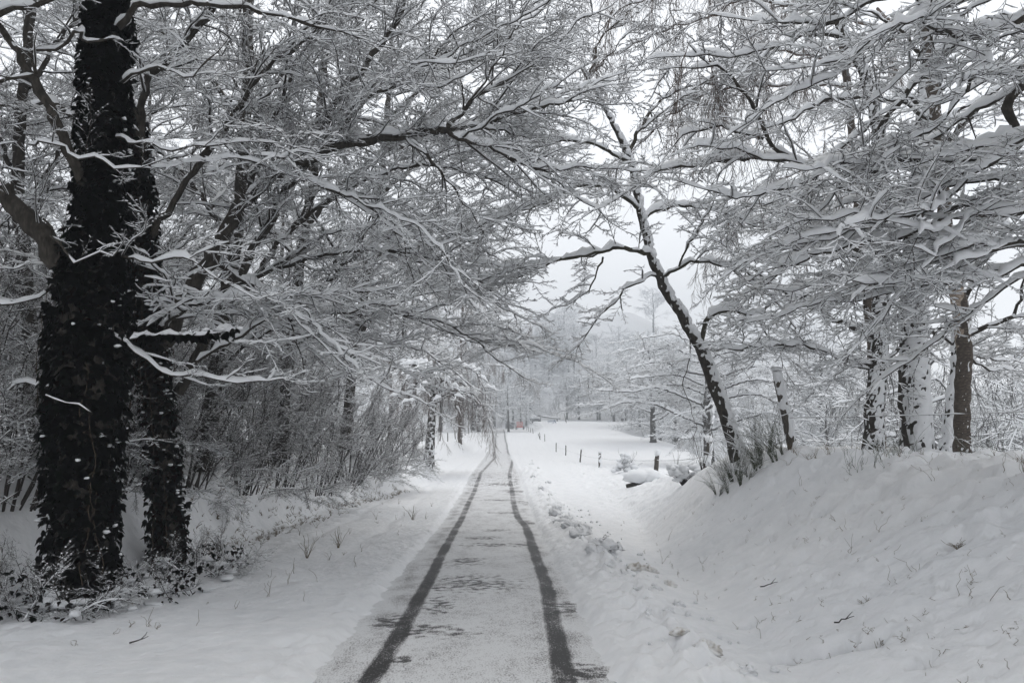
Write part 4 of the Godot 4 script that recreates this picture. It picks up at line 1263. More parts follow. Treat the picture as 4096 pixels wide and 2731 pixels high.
# ====================================================================== middle distance and far trees
func build_far_trees():
	var t: Dictionary
	# weeping tree with heavy snow on the left bank
	t = new_tree("weeping_tree", "small weeping tree with heaped snow on the bank past the hedge")
	var base := pv([-3.93,1.77,-38.00])[0]
	base.y = ground_y(base.x, 38) - 0.05
	trunk(t, PackedVector3Array([base, base + Vector3(0.1, 2.0, 0), base + Vector3(0.2, 3.6, 0), base + Vector3(0.3, 4.6, 0)]), 0.24, 0.14, M.bark)
	blown(t, t.node.get_child(0), Vector3(0.5, 0.2, 0.8), -0.45, 0.45, 0.04, 7.0)
	t.bark = M.bark
	for i in 15:
		var a := i * 2.4
		var s := base + Vector3(0.25, R(3.0, 4.6), 0)
		var dr := Vector3(cos(a), 0, sin(a))
		var l := R(1.2, 2.6)
		limb(t, PackedVector3Array([s, s + dr * l * 0.5 + Vector3(0, 0.5, 0), s + dr * l + Vector3(0, 0.1, 0), s + dr * l * 1.25 + Vector3(0, -0.9, 0)]), 0.06, 0.015, {"len": 1.2, "gap": 0.3, "tw": 0.2, "tws": 0.9, "snow": 0.24, "hang": 0.5, "droop": 0.3})
	finish_tree(t)

	# tall weeping birch by the lane
	t = new_tree("tall_birch", "tall weeping birch beside the lane with curtains of hanging twigs")
	base = Vector3(-5.2, ground_y(-5.2, 80) - 0.1, -80)
	auto_tree(t, base, 24.0, 8.5, {"limbs": 26, "low": 0.2, "up": 0.55, "arch": 0.6, "bark": M.bark_birch, "r": 0.19, "scale": 2.4, "len": 1.5, "gap": 0.42, "tw": 0.2, "tws": 0.9, "snow": 0.14, "hang": 0.72, "droop": 0.5, "stem": 0.95})
	finish_tree(t)
	t = new_tree("tall_birch", "thin birch behind the tall weeping one with pale brown twigs")
	base = Vector3(-9.5, ground_y(-9.5, 62) - 0.1, -62)
	auto_tree(t, base, 20.0, 6.0, {"limbs": 22, "low": 0.25, "up": 0.6, "arch": 0.6, "bark": M.bark_birch, "r": 0.13, "scale": 2.2, "len": 1.4, "gap": 0.45, "tw": 0.2, "tws": 0.9, "snow": 0.13, "hang": 0.7, "droop": 0.5, "stem": 0.95})
	finish_tree(t)

	# oaks at the edge of the field
	t = new_tree("oak_tree", "broad snow covered oak at the edge of the field")
	base = Vector3(16.7, ground_y(16.7, 95) - 0.1, -95)
	auto_tree(t, base, 14.0, 9.5, {"limbs": 26, "low": 0.22, "up": 0.55, "arch": 0.4, "r": 0.36, "scale": 2.0, "len": 1.7, "gap": 0.36, "tw": 0.15, "tws": 1.0, "snow": 0.17, "stem": 0.8})
	finish_tree(t)
	t = new_tree("oak_tree", "nearer oak half hidden behind the leaning tree, low boughs spreading")
	base = Vector3(13.9, ground_y(13.9, 57) - 0.2, -57)
	auto_tree(t, base, 12.0, 8.5, {"limbs": 26, "low": 0.2, "up": 0.4, "arch": 0.35, "r": 0.4, "scale": 1.7, "len": 1.8, "gap": 0.36, "tw": 0.15, "tws": 1.0, "snow": 0.14, "stem": 0.8})
	finish_tree(t)

	# unseen trees added round and behind the camera to shade the near lane
	t = new_tree("added_shade_tree", "bare snowy tree added out of view to shade the near lane", "unseen trees added to shade the near lane")
	t.bake = true
	auto_tree(t, Vector3.ZERO, 15.0, 6.5, {"limbs": 20, "low": 0.38, "up": 0.6, "arch": 0.35, "scale": 2.2, "len": 1.6, "gap": 0.32, "tw": 0.19, "tws": 1.05, "snow": 0.09, "step": 3.0, "merge": true, "stem": 0.9})
	finish_tree(t)
	var places := [[-8.0, -1.5], [-6.5, -8.5], [7.2, -1.0], [8.0, -9.0], [-12.5, 4.0], [12.5, 3.5]]
	for i in places.size():
		var n: Node3D = t.node if i == 0 else t.node.duplicate()
		if i > 0:
			n.name = numbered("added_shade_tree")
			add_child(n)
		n.position = Vector3(places[i][0], lie(places[i][0], places[i][1]) - 0.15, -places[i][1])
		n.rotation.y = i * 1.3
	# far trees: a few kinds, then copies
	var kinds := []
	for i in 5:
		var lab: String = ["rounded snowy tree in the misty wood", "tall narrow snowy tree in the misty wood", "wide bare tree in the misty wood", "drooping snowy tree in the misty wood", "young slender tree in the misty wood"][i]
		t = new_tree("misty_tree", lab, "trees in the misty wood")
		t.bake = true
		var hh: float = [13.0, 17.0, 14.0, 15.0, 10.0][i]
		var w: float = [5.5, 4.0, 7.0, 5.0, 3.0][i]
		auto_tree(t, Vector3.ZERO, hh, w, {"limbs": 16, "low": 0.16, "up": [0.6, 1.0, 0.5, 0.5, 1.1][i], "arch": [0.4, 0.3, 0.3, 0.7, 0.3][i], "scale": 2.8, "len": 1.5, "gap": 0.40, "tw": 0.18, "tws": 1.0, "snow": 0.15, "step": 3.0, "merge": true, "hang": [0.0, 0.0, 0.0, 0.35, 0.0][i], "bark": M.bark, "stem": 0.9})
		finish_tree(t)
		kinds.append(t.node)
	var spots := []
	# centre, beyond the crest of the lane
	for i in 18:
		spots.append([R(-6, 26), R(212, 268), "beyond the crest of the lane"])
	for i in 9:
		spots.append([R(-16, -2) + i * 0.3, R(150, 230), "left of the lane near its crest"])
	# wood below the field and across the valley on the right
	for i in 20:
		var d := R(95, 230)
		spots.append([table(FIELD_EDGE, minf(d, 140)) + R(5, 16) + (d - 95) * 0.12 * rng.randf(), d, "in the hollow behind the field oak"])
	for i in 30:
		var d := R(48, 120)
		spots.append([d * R(0.27, 0.72) + R(2, 9), d, "behind the trunks on the bank"])
	# behind the hedge on the left
	for i in 11:
		var d := R(45, 120)
		spots.append([-d * R(0.14, 0.6) - 6, d, "behind the hedge"])
	for i in 16:
		spots.append([R(-20, 70), R(255, 316), "high on the far hillside"])
	for i in spots.size():
		var k := rng.randi() % 5
		var n: Node3D = kinds[i] if i < 5 else kinds[k].duplicate()
		if i >= 5:
			n.name = numbered("misty_tree")
			add_child(n)
		var x: float = spots[i][0]
		var d: float = spots[i][1]
		tag(n, ["rounded snowy tree ", "tall narrow snowy tree ", "wide bare tree ", "drooping snowy tree ", "young slender tree "][i if i < 5 else k] + spots[i][2], "tree", "misty trees " + spots[i][2])
		n.position = Vector3(x, lie(x, d) - 0.15, -d)
		n.rotation.y = R(0, TAU)
		n.scale = Vector3.ONE * R(0.75, 1.2)


func build_hedge():
	# shrubs of the hedge on the left bank, each its own bush
	var spots := [
		["", -6.7, 13.3, 1.0, 2.4, "snowy shrub filling the gap beside the second ivy trunk"],
		["", -6.1, 15.0, 1.2, 2.8, "shrub of dense fine twigs at the near end of the hedge"],
		["", -5.9, 17.6, 1.3, 2.6, "hedge shrub with snow sifted through its fine twigs"],
		["", -5.9, 20.2, 1.4, 2.9, "darkest hedge shrub, its base overhanging bare earth"],
		["", -5.6, 23.0, 1.4, 2.9, "round hedge shrub leaning out toward the lane"],
		["", -5.3, 26.2, 1.4, 2.8, "hedge shrub with twigs brushing the bank"],
		["", -4.8, 29.4, 1.2, 2.3, "last shrub at the far end of the hedge"],
		["", -8.4, 11.5, 1.3, 3.2, "tangled shrub showing between the ivy trunk and the frame edge"],
		["", -8.2, 16.5, 1.6, 4.2, "taller shrub standing behind the near hedge"],
		["", -7.6, 26.0, 1.6, 4.0, "taller shrub standing behind the far hedge"],
		["", -10.8, 13.0, 2.2, 7.0, "tall thicket stem clump behind the great ivy trunk"],
		["", -11.2, 17.5, 2.4, 7.5, "tall thicket clump rising behind the arching limb"],
		["", -10.6, 22.5, 2.4, 7.0, "tall thicket clump rising behind the dark hedge"],
		["", -9.8, 27.5, 2.2, 6.0, "tall thicket clump at the far end of the hedge"],
		["", -6.6, 10.5, 0.95, 1.9, "low tangled shrub at the frame edge beyond the brambles"],
		["", -6.2, 12.2, 0.5, 1.3, "small twiggy shrub in the gap between the two ivy trunks"],
	]
	for s in spots:
		var t := new_tree("hedge_shrub", s[5], "shrubs of the hedge on the bank", "shrub")
		t.bark = M.twig
		var base := Vector3(s[1], ground_y(s[1], s[2]) - 0.1, -s[2])
		var tall: bool = s[4] > 5.0
		for i in 22:
			var a := i * 2.4
			var out: float = s[3] * sqrt(rng.randf()) * 1.1
			var d := Vector3(cos(a) * out, s[4] * R(0.5, 1.0), sin(a) * out)
			var st := base + Vector3(cos(a), 0, sin(a)) * R(0.05, 0.5)
			limb(t, PackedVector3Array([st, st + d * 0.45 + Vector3(0, 0.2, 0), st + d]), R(0.012, 0.024), 0.006, {"merge": true, "step": 1.5, "kids": false, "snow": 0.02})
		for i in (140 if s[4] < 3.3 else 95):
			var a := R(0, TAU)
			var f := pow(rng.randf(), 1.35 if s[4] < 3.3 else 1.0)      # height in the shrub
			var rad: float = s[3] * 1.15 * sqrt(maxf(0.05, 1.0 - pow(absf(f - 0.30) / 0.8, 2.0))) * sqrt(R(0.15, 1.0))
			var q := base + Vector3(cos(a) * rad, 0.02 + f * s[4], sin(a) * rad)
			var dir := Vector3(cos(a) * R(0.3, 1.2) + R(-0.5, 0.5), R(-0.5, 1.1), sin(a) * R(0.3, 1.2) + R(-0.5, 0.5)).normalized()
			bough(t, q, dir, R(0.55, 1.15) * clampf(s[3], 0.45, 1.0) * (1.6 if tall else 1.0), {"bare": 1.0 if rng.randf() < 0.8 else 0.3})
		finish_tree(t)


# ====================================================================== fences
func post(called: String, at: Vector3, h: float, r: float, lean: Vector3, cap: float, label: String, group := "", snowy := 0.0, m: Material = null):
	var o := thing(called, label, "fence post", group, at)
	var b := MB.new()
	var n := 7
	var p := PackedVector3Array()
	for i in n:
		var f := float(i) / (n - 1)
		p.append(Vector3(0, -0.15, 0).lerp(Vector3(lean.x, h, lean.z), f) + Vector3(R(-1, 1), 0, R(-1, 1)) * r * 0.15)
	var rr := taper(n, r * 1.08, r * 0.95)
	tube(b, p, rr, 9, r * 0.2, 8.0)
	var st := put("stake", mesh_of([b, m if m else M.post]), o)
	var sb := MB.new()
	if snowy > 0.0:
		shell(sb, smooth_path(p, 0.08), taper(smooth_path(p, 0.08).size(), r, r), Vector3(0.7, 0.3, 0.6).normalized(), -0.25 + snowy, 0.5, 0.035, 4.5, 12)
	if cap > 0.0:
		blob(sb, p[n - 1] + Vector3(0, cap * 0.55, 0), r * 1.35 + 0.01, cap * 0.75, r * 1.35 + 0.01, 10, 6, 0.3)
	if sb.ix.size():
		put("snow_cap", mesh_of([sb, M.snow]), o)
	return o


func wire(a: Vector3, c: Vector3, sag: float, label: String, r := 0.004, snow := 0.012):
	var o := thing("fence_wire", label, "wire", "", a)
	var p := PackedVector3Array()
	for i in 25:
		var f := i / 24.0
		p.append((c - a) * f + Vector3(0, -sag * 4 * f * (1 - f), 0))
	var b := MB.new()
	tube(b, p, taper(25, r, r), 5)
	put("strand", mesh_of([b, M.wire]), o)
	var s := MB.new()
	ridge(s, p, taper(25, r, r), snow, false, 0.7)
	put("snow_cover", mesh_of([s, M.snow]), o)


func build_fences():
	var q: Vector3
	q = Vector3(5.44, ground_y(5.44, 15.5), -15.5)
	post("fence_post", q, 1.50, 0.085, Vector3(-0.30, 0, 0.05), 0.08, "thick leaning fence post next to the leaning tree with wire fixed to it", "", 0.28)
	var p1 := q + Vector3(-0.12, 0.60, 0.1)
	wire(p1, Vector3(8.6, p1.y - 0.03, -11.5), 0.02, "single wire strung past the trunks on the bank", 0.006, 0.014)
	q = Vector3(5.5, ground_y(5.5, 23), -23)
	post("fence_post", q, 0.95, 0.085, Vector3(0.16, 0, 0), 0.13, "snow plastered leaning post at the end of the bank", "", 0.34)
	var p2 := q + Vector3(0.1, 0.55, 0)
	q = Vector3(5.32, ground_y(5.32, 30), -30)
	post("fence_post", q, 0.85, 0.085, Vector3(0.09, 0, 0), 0.17, "bare wooden post wearing a tall snow cap beside a snow heap", "", 0.0)
	var p3 := q + Vector3(0.06, 0.68, 0)
	wire(p2, p3, 0.06, "snowy wire sagging from the tall-capped post to the plastered post", 0.006, 0.02)
	q = Vector3(5.3, ground_y(5.3, 38), -38)
	post("fence_post", q, 0.72, 0.05, Vector3(0.0, 0, 0), 0.16, "post almost buried in a snow covered bush", "", 0.3)
	var p4 := q + Vector3(0, 0.6, 0)
	wire(p3, p4, 0.05, "snowy wire from the tall-capped post to the buried post", 0.006, 0.02)
	# the bush over it
	var o := thing("snowy_bush", "low pointed bush smothered in snow in front of the field", "bush", "", q)
	var sb := MB.new()
	for i in 34:
		var f := rng.randf()
		blob(sb, Vector3(R(-0.6, 0.6) * (1 - f), 0.06 + 0.75 * f, R(-0.6, 0.6) * (1 - f) + 0.25), R(0.10, 0.22), R(0.07, 0.12), R(0.10, 0.2), 8, 5, 0.5)
	put("snow_load", mesh_of([sb, M.snow]), o)
	var tw := {"node": o, "wood": MB.new(), "snow": MB.new(), "sprays": {}}
	for i in 12:
		branch(tw, q + Vector3(R(-0.3, 0.4), R(0.05, 0.5), 0.4), Vector3(R(-0.3, 1), R(0, 0.8), R(0.2, 1)).normalized(), R(0.4, 0.7), 0.01, {"tw": 0.2, "tws": 0.3, "snow": 0.03})
	o.position = Vector3.ZERO
	for c in o.get_children():
		c.position = q
	finish_tree(tw)
	var ds := [48.0, 60.0, 75.0, 84.0, 108.0, 118.0, 122.0, 140.0, 152.0, 160.0, 168.0]
	var labs := ["square grey post with snow stuck to its face", "thin post leaning slightly in the white field, next beyond the grey one", "needle thin post standing upright in the field", "thinnest upright post before the fence turns uphill"]
	var prev := p4
	for i in ds.size():
		var d: float = ds[i]
		var x: float = [5.23, 5.05, 5.0, 4.6, 4.4, 4.2, 4.3, 3.7, 3.5, 3.4, 3.1][i]
		q = Vector3(x, ground_y(x, d) - 0.02, -d)
		post("fence_post", q, R(0.85, 1.0), [0.085, 0.055, 0.05, 0.045][mini(i, 3)], Vector3([0.0, 0.12, 0.03, 0.02, 0.0, -0.35, -0.12, -0.1, 0.05, -0.2, 0.0][i], 0, 0), 0.05, labs[i] if i < 4 else "small dark fence post climbing the slope right of the lane", "" if i < 4 else "far posts right of the lane", 0.12 if i == 0 else 0.0)
		if i < 4:
			var e := q + Vector3(0.03, 0.6, 0)
			wire(prev, e, 0.08, ["faint wire reaching the square grey post", "faint wire reaching the leaning thin post", "faint wire reaching the needle thin post", "faint wire reaching the thinnest post"][i], 0.005, 0.012)
			prev = e
	# left fence
	var ld := [57.0, 64.0, 72.0, 80.0, 88.0, 95.0, 105.0, 113.0, 122.0, 130.0, 140.0, 150.0, 160.0, 170.0]
	for i in ld.size():
		var d: float = ld[i]
		var x: float = [-8.2, -8.2, -8.0, -7.9, -7.9, -7.6, -7.4, -7.6, -7.5, -7.6, -7.6, -7.6, -7.6, -7.6][i]
		post("fence_post", Vector3(x, ground_y(x, d) - 0.02, -d), R(1.0, 1.25), 0.06, Vector3(R(-0.12, 0.05), 0, 0), 0.05, ["tallest upright post on the far left bank, clear of the hedge", "post seen through the hanging twigs of the weeping tree"][i] if i < 2 else "small dark fence post climbing the slope left of the lane", "" if i < 2 else "far posts left of the lane")


# ====================================================================== farm things by the crest
func box(b: MB, c: Vector3, s: Vector3, turn := Basis.IDENTITY):
	for ax in 3:
		for sg in [-1.0, 1.0]:
			var n := Vector3.ZERO
			n[ax] = sg
			var u := Vector3.ZERO
			u[(ax + 1) % 3] = 1
			var w := Vector3.ZERO
			w[(ax + 2) % 3] = 1
			var base := b.v.size()
			for q in [[-1, -1], [1, -1], [1, 1], [-1, 1]]:
				b.v.append(c + turn * ((n + u * q[0] + w * q[1]) * s * 0.5))
				b.n.append(turn * n)
			if sg > 0:
				b.ix.append_array(PackedInt32Array([base, base + 2, base + 1, base, base + 3, base + 2]))
			else:
				b.ix.append_array(PackedInt32Array([base, base + 1, base + 2, base, base + 2, base + 3]))


func part_box(o: Node, called: String, c: Vector3, s: Vector3, m: Material, turn := Basis.IDENTITY):
	var b := MB.new()
	box(b, c, s, turn)
	return put(called, mesh_of([b, m]), o)


func part_wheel(o: Node, c: Vector3, r: float, w: float):
	var b := MB.new()
	tube(b, PackedVector3Array([c + Vector3(-w / 2, 0, 0), c + Vector3(-w / 2 + 0.02, 0, 0), c + Vector3(w / 2 - 0.02, 0, 0), c + Vector3(w / 2, 0, 0)]), PackedFloat32Array([r * 0.85, r, r, r * 0.85]), 16)
	return put("wheel", mesh_of([b, M.rubber]), o)


func build_farm_things():
	var at: Vector3
	var o: Node3D
	at = Vector3(1.65, ground_y(1.65, 172), -172)
	o = thing("red_spreader", "small red farm machine on wheels beside the lane near the crest", "farm machine", "", at)
	part_box(o, "frame", Vector3(0, 0.55, 0), Vector3(1.5, 0.12, 1.0), M.red)
	for sx in [-1, 1]:
		part_box(o, "upright", Vector3(0.55 * sx, 1.05, 0.1), Vector3(0.12, 1.0, 0.12), M.red, Basis(Vector3.BACK, -0.12 * sx))
		part_wheel(o, Vector3(0.78 * sx, 0.38, 0), 0.38, 0.2)
	part_box(o, "crossbar", Vector3(0, 1.55, 0.1), Vector3(1.35, 0.14, 0.14), M.red)
	part_box(o, "hopper", Vector3(0, 1.0, -0.1), Vector3(0.85, 0.75, 0.7), mat("faded_red", Color(0.55, 0.33, 0.31), 0.7))
	part_box(o, "drawbar", Vector3(-0.9, 0.35, 0.6), Vector3(1.0, 0.1, 0.1), M.rubber, Basis(Vector3.BACK, -0.5))
	var sn := MB.new()
	blob(sn, Vector3(0, 1.42, -0.1), 0.45, 0.12, 0.38, 10, 6, 0.3)
	put("snow_cap", mesh_of([sn, M.snow]), o)

	at = Vector3(5.4, ground_y(5.4, 185), -185)
	o = thing("farm_trailer", "grey flatbed trailer heaped with snow near the crest", "trailer", "", at)
	part_box(o, "bed", Vector3(0, 0.75, 0), Vector3(2.4, 0.5, 1.4), M.board)
	for sx in [-0.7, 0.7]:
		part_wheel(o, Vector3(sx, 0.4, 0.72), 0.4, 0.2)
	sn = MB.new()
	blob(sn, Vector3(-0.1, 1.12, 0), 1.2, 0.32, 0.75, 12, 6, 0.5)
	blob(sn, Vector3(-0.4, 1.5, 0), 0.6, 0.35, 0.5, 10, 6, 0.5)
	put("snow_heap", mesh_of([sn, M.snow]), o)

	at = Vector3(8.6, ground_y(8.6, 186), -186)
	o = thing("raised_log", "long snow topped log lying raised beyond the trailer", "log", "", at)
	var b := MB.new()
	var lp := PackedVector3Array([Vector3(-2.6, 1.35, 0), Vector3(-1, 1.1, 0), Vector3(1, 0.85, 0), Vector3(2.6, 0.65, 0)])
	tube(b, lp, taper(4, 0.2, 0.16), 10)
	put("trunk_log", mesh_of([b, M.bark]), o)
	sn = MB.new()
	ridge(sn, lp, taper(4, 0.2, 0.16), 0.14, true)
	put("snow_cover", mesh_of([sn, M.snow]), o)
	for sx in [-2.0, 1.9]:
		part_box(o, "bearer", Vector3(sx, 0.4, 0), Vector3(0.25, 1.0 if sx < 0 else 0.7, 0.5), M.board)

	at = Vector3(11.3, ground_y(11.3, 170), -170)
	o = thing("bracket_pole", "leaning pole with a snow topped arm at the field corner", "pole", "", at)
	b = MB.new()
	tube(b, PackedVector3Array([Vector3(0.25, -0.1, 0), Vector3(0.0, 1.1, 0), Vector3(-0.2, 2.0, 0)]), taper(3, 0.08, 0.07), 8)
	put("shaft", mesh_of([b, M.post]), o)
	b = MB.new()
	var ap := PackedVector3Array([Vector3(-0.22, 1.9, 0), Vector3(0.3, 2.15, 0), Vector3(0.8, 2.4, 0)])
	tube(b, ap, taper(3, 0.06, 0.05), 6)
	var arm := put("arm", mesh_of([b, M.post]), o)
	sn = MB.new()
	ridge(sn, ap, taper(3, 0.06, 0.05), 0.2, true)
	put("snow_cover", mesh_of([sn, M.snow]), arm)

	at = Vector3(8.2, ground_y(8.2, 165), -165)
	o = thing("hay_rake", "blue toothed hay rake standing in the snowy field", "farm machine", "", at)
	part_box(o, "beam", Vector3(0, 0.5, 0), Vector3(1.7, 0.1, 0.1), M.blue)
	for i in 7:
		part_box(o, "tine", Vector3(-0.75 + 0.25 * i, 0.5, 0.15), Vector3(0.05, 0.75, 0.05), M.blue, Basis(Vector3.BACK, 0.3))
	part_box(o, "strut", Vector3(0.7, 0.4, 0), Vector3(0.07, 0.9, 0.07), M.blue, Basis(Vector3.BACK, 0.5))
	part_box(o, "strut", Vector3(0.4, 0.4, 0), Vector3(0.07, 0.9, 0.07), M.blue, Basis(Vector3.BACK, -0.5))

	at = Vector3(-0.6, ground_y(-0.6, 198), -198)
	o = thing("field_shed", "small dark shed with snowy roof beyond the crest of the lane", "shed", "", at)
	part_box(o, "wall", Vector3(0, 0.8, 0), Vector3(2.0, 1.9, 2.0), M.board)
	var roof = part_box(o, "roof", Vector3(0.1, 1.95, 0), Vector3(2.6, 0.12, 2.4), M.board, Basis(Vector3.BACK, -0.2))
	part_box(roof, "roof_snow", Vector3(0.12, 2.1, 0), Vector3(2.6, 0.2, 2.4), M.snow, Basis(Vector3.BACK, -0.2))


# ====================================================================== snow thrown up by the plough
func build_clods():
	var shapes := []
	for i in 6:
		var b := MB.new()
		var base := 0
		blob(b, Vector3(i * 3.3, 0, 0), 1, 0.75, 0.9, 20, 13, 0.0)
		for k in b.v.size():
			var q := b.v[k] - Vector3(i * 3.3, 0, 0)
			var g := 0.95 + 0.5 * noise_c.get_noise_3d(q.x * 1.3 + i * 9, q.y * 1.3, q.z * 1.3) + 0.2 * noise_c.get_noise_3d(q.x * 4 + i * 9, q.y * 4, q.z * 4) + 0.35 * noise_b.get_noise_3d(q.x * 3 + i * 5, q.y * 3, q.z * 3)
			b.v[k] = q * g
		fix_normals(b, base, 14, 20)
		shapes.append(b)
	var clean := []
	var dirty := []
	for b in shapes:
		clean.append(mesh_of([b, M.ground]))
		dirty.append(mesh_of([b, M.dirty_snow]))
	var spots := [
		# x, distance, size, dirty
		[1.55, 11.2, 0.20, 0], [1.72, 11.5, 0.16, 1], [1.95, 11.8, 0.22, 1], [2.1, 10.9, 0.15, 1], [1.45, 12.0, 0.14, 0], [1.35, 13.2, 0.18, 0], [1.55, 13.8, 0.26, 0], [1.75, 14.3, 0.24, 0], [1.5, 14.9, 0.2, 0], [1.85, 14.8, 0.18, 0],
		[1.3, 15.8, 0.2, 0], [1.45, 16.6, 0.24, 0], [1.25, 17.4, 0.2, 0], [1.4, 18.2, 0.16, 0], [1.15, 18.9, 0.2, 0], [1.3, 20.0, 0.17, 0], [1.1, 21.0, 0.2, 0], [1.2, 22.2, 0.15, 0],
		[1.62, 6.9, 0.17, 1], [1.45, 7.2, 0.10, 1], [1.85, 6.6, 0.12, 0], [1.7, 6.25, 0.08, 0], [1.62, 8.6, 0.12, 0], [1.9, 9.4, 0.12, 0], [1.5, 9.9, 0.09, 0], [1.8, 10.3, 0.12, 0],
	]
	for i in 14:
		spots.append([R(0.9, 1.6), R(23, 60), R(0.10, 0.2), 0])
	var crumbs := []
	for i in 90:
		var dd := R(6.2, 24)
		var x := R(1.15, 2.2)
		crumbs.append(Transform3D(Basis.from_euler(Vector3(R(0, TAU), R(0, TAU), 0)).scaled(Vector3.ONE * R(0.02, 0.065)), Vector3(x, ground_y(x, dd) + 0.01, -dd)))
	var cr := many("snow_crumbs", clean[2], crumbs, self)
	tag(cr, "loose crumbs of snow strewn between the clods on the verge", "snow")
	var n := 0
	for s in spots:
		var o := MeshInstance3D.new()
		o.name = numbered("snow_clod")
		o.mesh = (dirty if s[3] else clean)[n % 6]
		add_child(o)
		o.position = Vector3(s[0], ground_y(s[0], s[1]) + s[2] * 0.0, -s[1])
		o.scale = Vector3(R(0.9, 1.3), R(0.7, 1.0), R(0.9, 1.3)) * s[2] * (1.4 if s[1] > 12.5 and s[1] < 23 else 1.0)
		o.rotation = Vector3(R(-0.2, 0.2), R(0, TAU), R(-0.2, 0.2))
		if s[3]:
			tag(o, "snow clod streaked with brown dirt on the right verge", "snow clod", "dirt streaked snow clods")
		else:
			if s[1] < 12.6:
				tag(o, "clean white snow clod lying among the dirt streaked ones", "snow clod", "clean clods among the dirty ones")
			elif s[1] < 23:
				tag(o, "white snow clod in the long heap along the lane edge", "snow clod", "clods of the long heap")
			else:
				tag(o, "small distant snow clod beside the lane before the thin posts", "snow clod", "distant clods beside the lane")
		n += 1


# ====================================================================== grass, broom, brambles
func stems(b: MB, at: Vector3, count: int, h: float, spread: float, r: float, bend := 0.35, snow: MB = null, lean := Vector3.ZERO):
	for i in count:
		var a := R(0, TAU)
		var out := Vector3(cos(a), 0, sin(a)) * R(0.1, 1.0) * spread + lean
		var l := h * R(0.55, 1.1)
		var p := PackedVector3Array()
		for k in 6:
			var f := k / 5.0
			p.append(at + Vector3(R(-0.02, 0.02), -0.03 + R(-0.012, 0.012), R(-0.02, 0.02)) + Vector3(0, l * (f - bend * 0.5 * f * f * out.length()), 0) + out * l * f * (0.6 + 0.4 * f))
		tube(b, p, taper(6, r, r * 0.45), 3)
		if snow != null and rng.randf() < 0.6:
			ridge(snow, p, taper(6, r, r * 0.5), R(0.008, 0.02), false, 0.9)


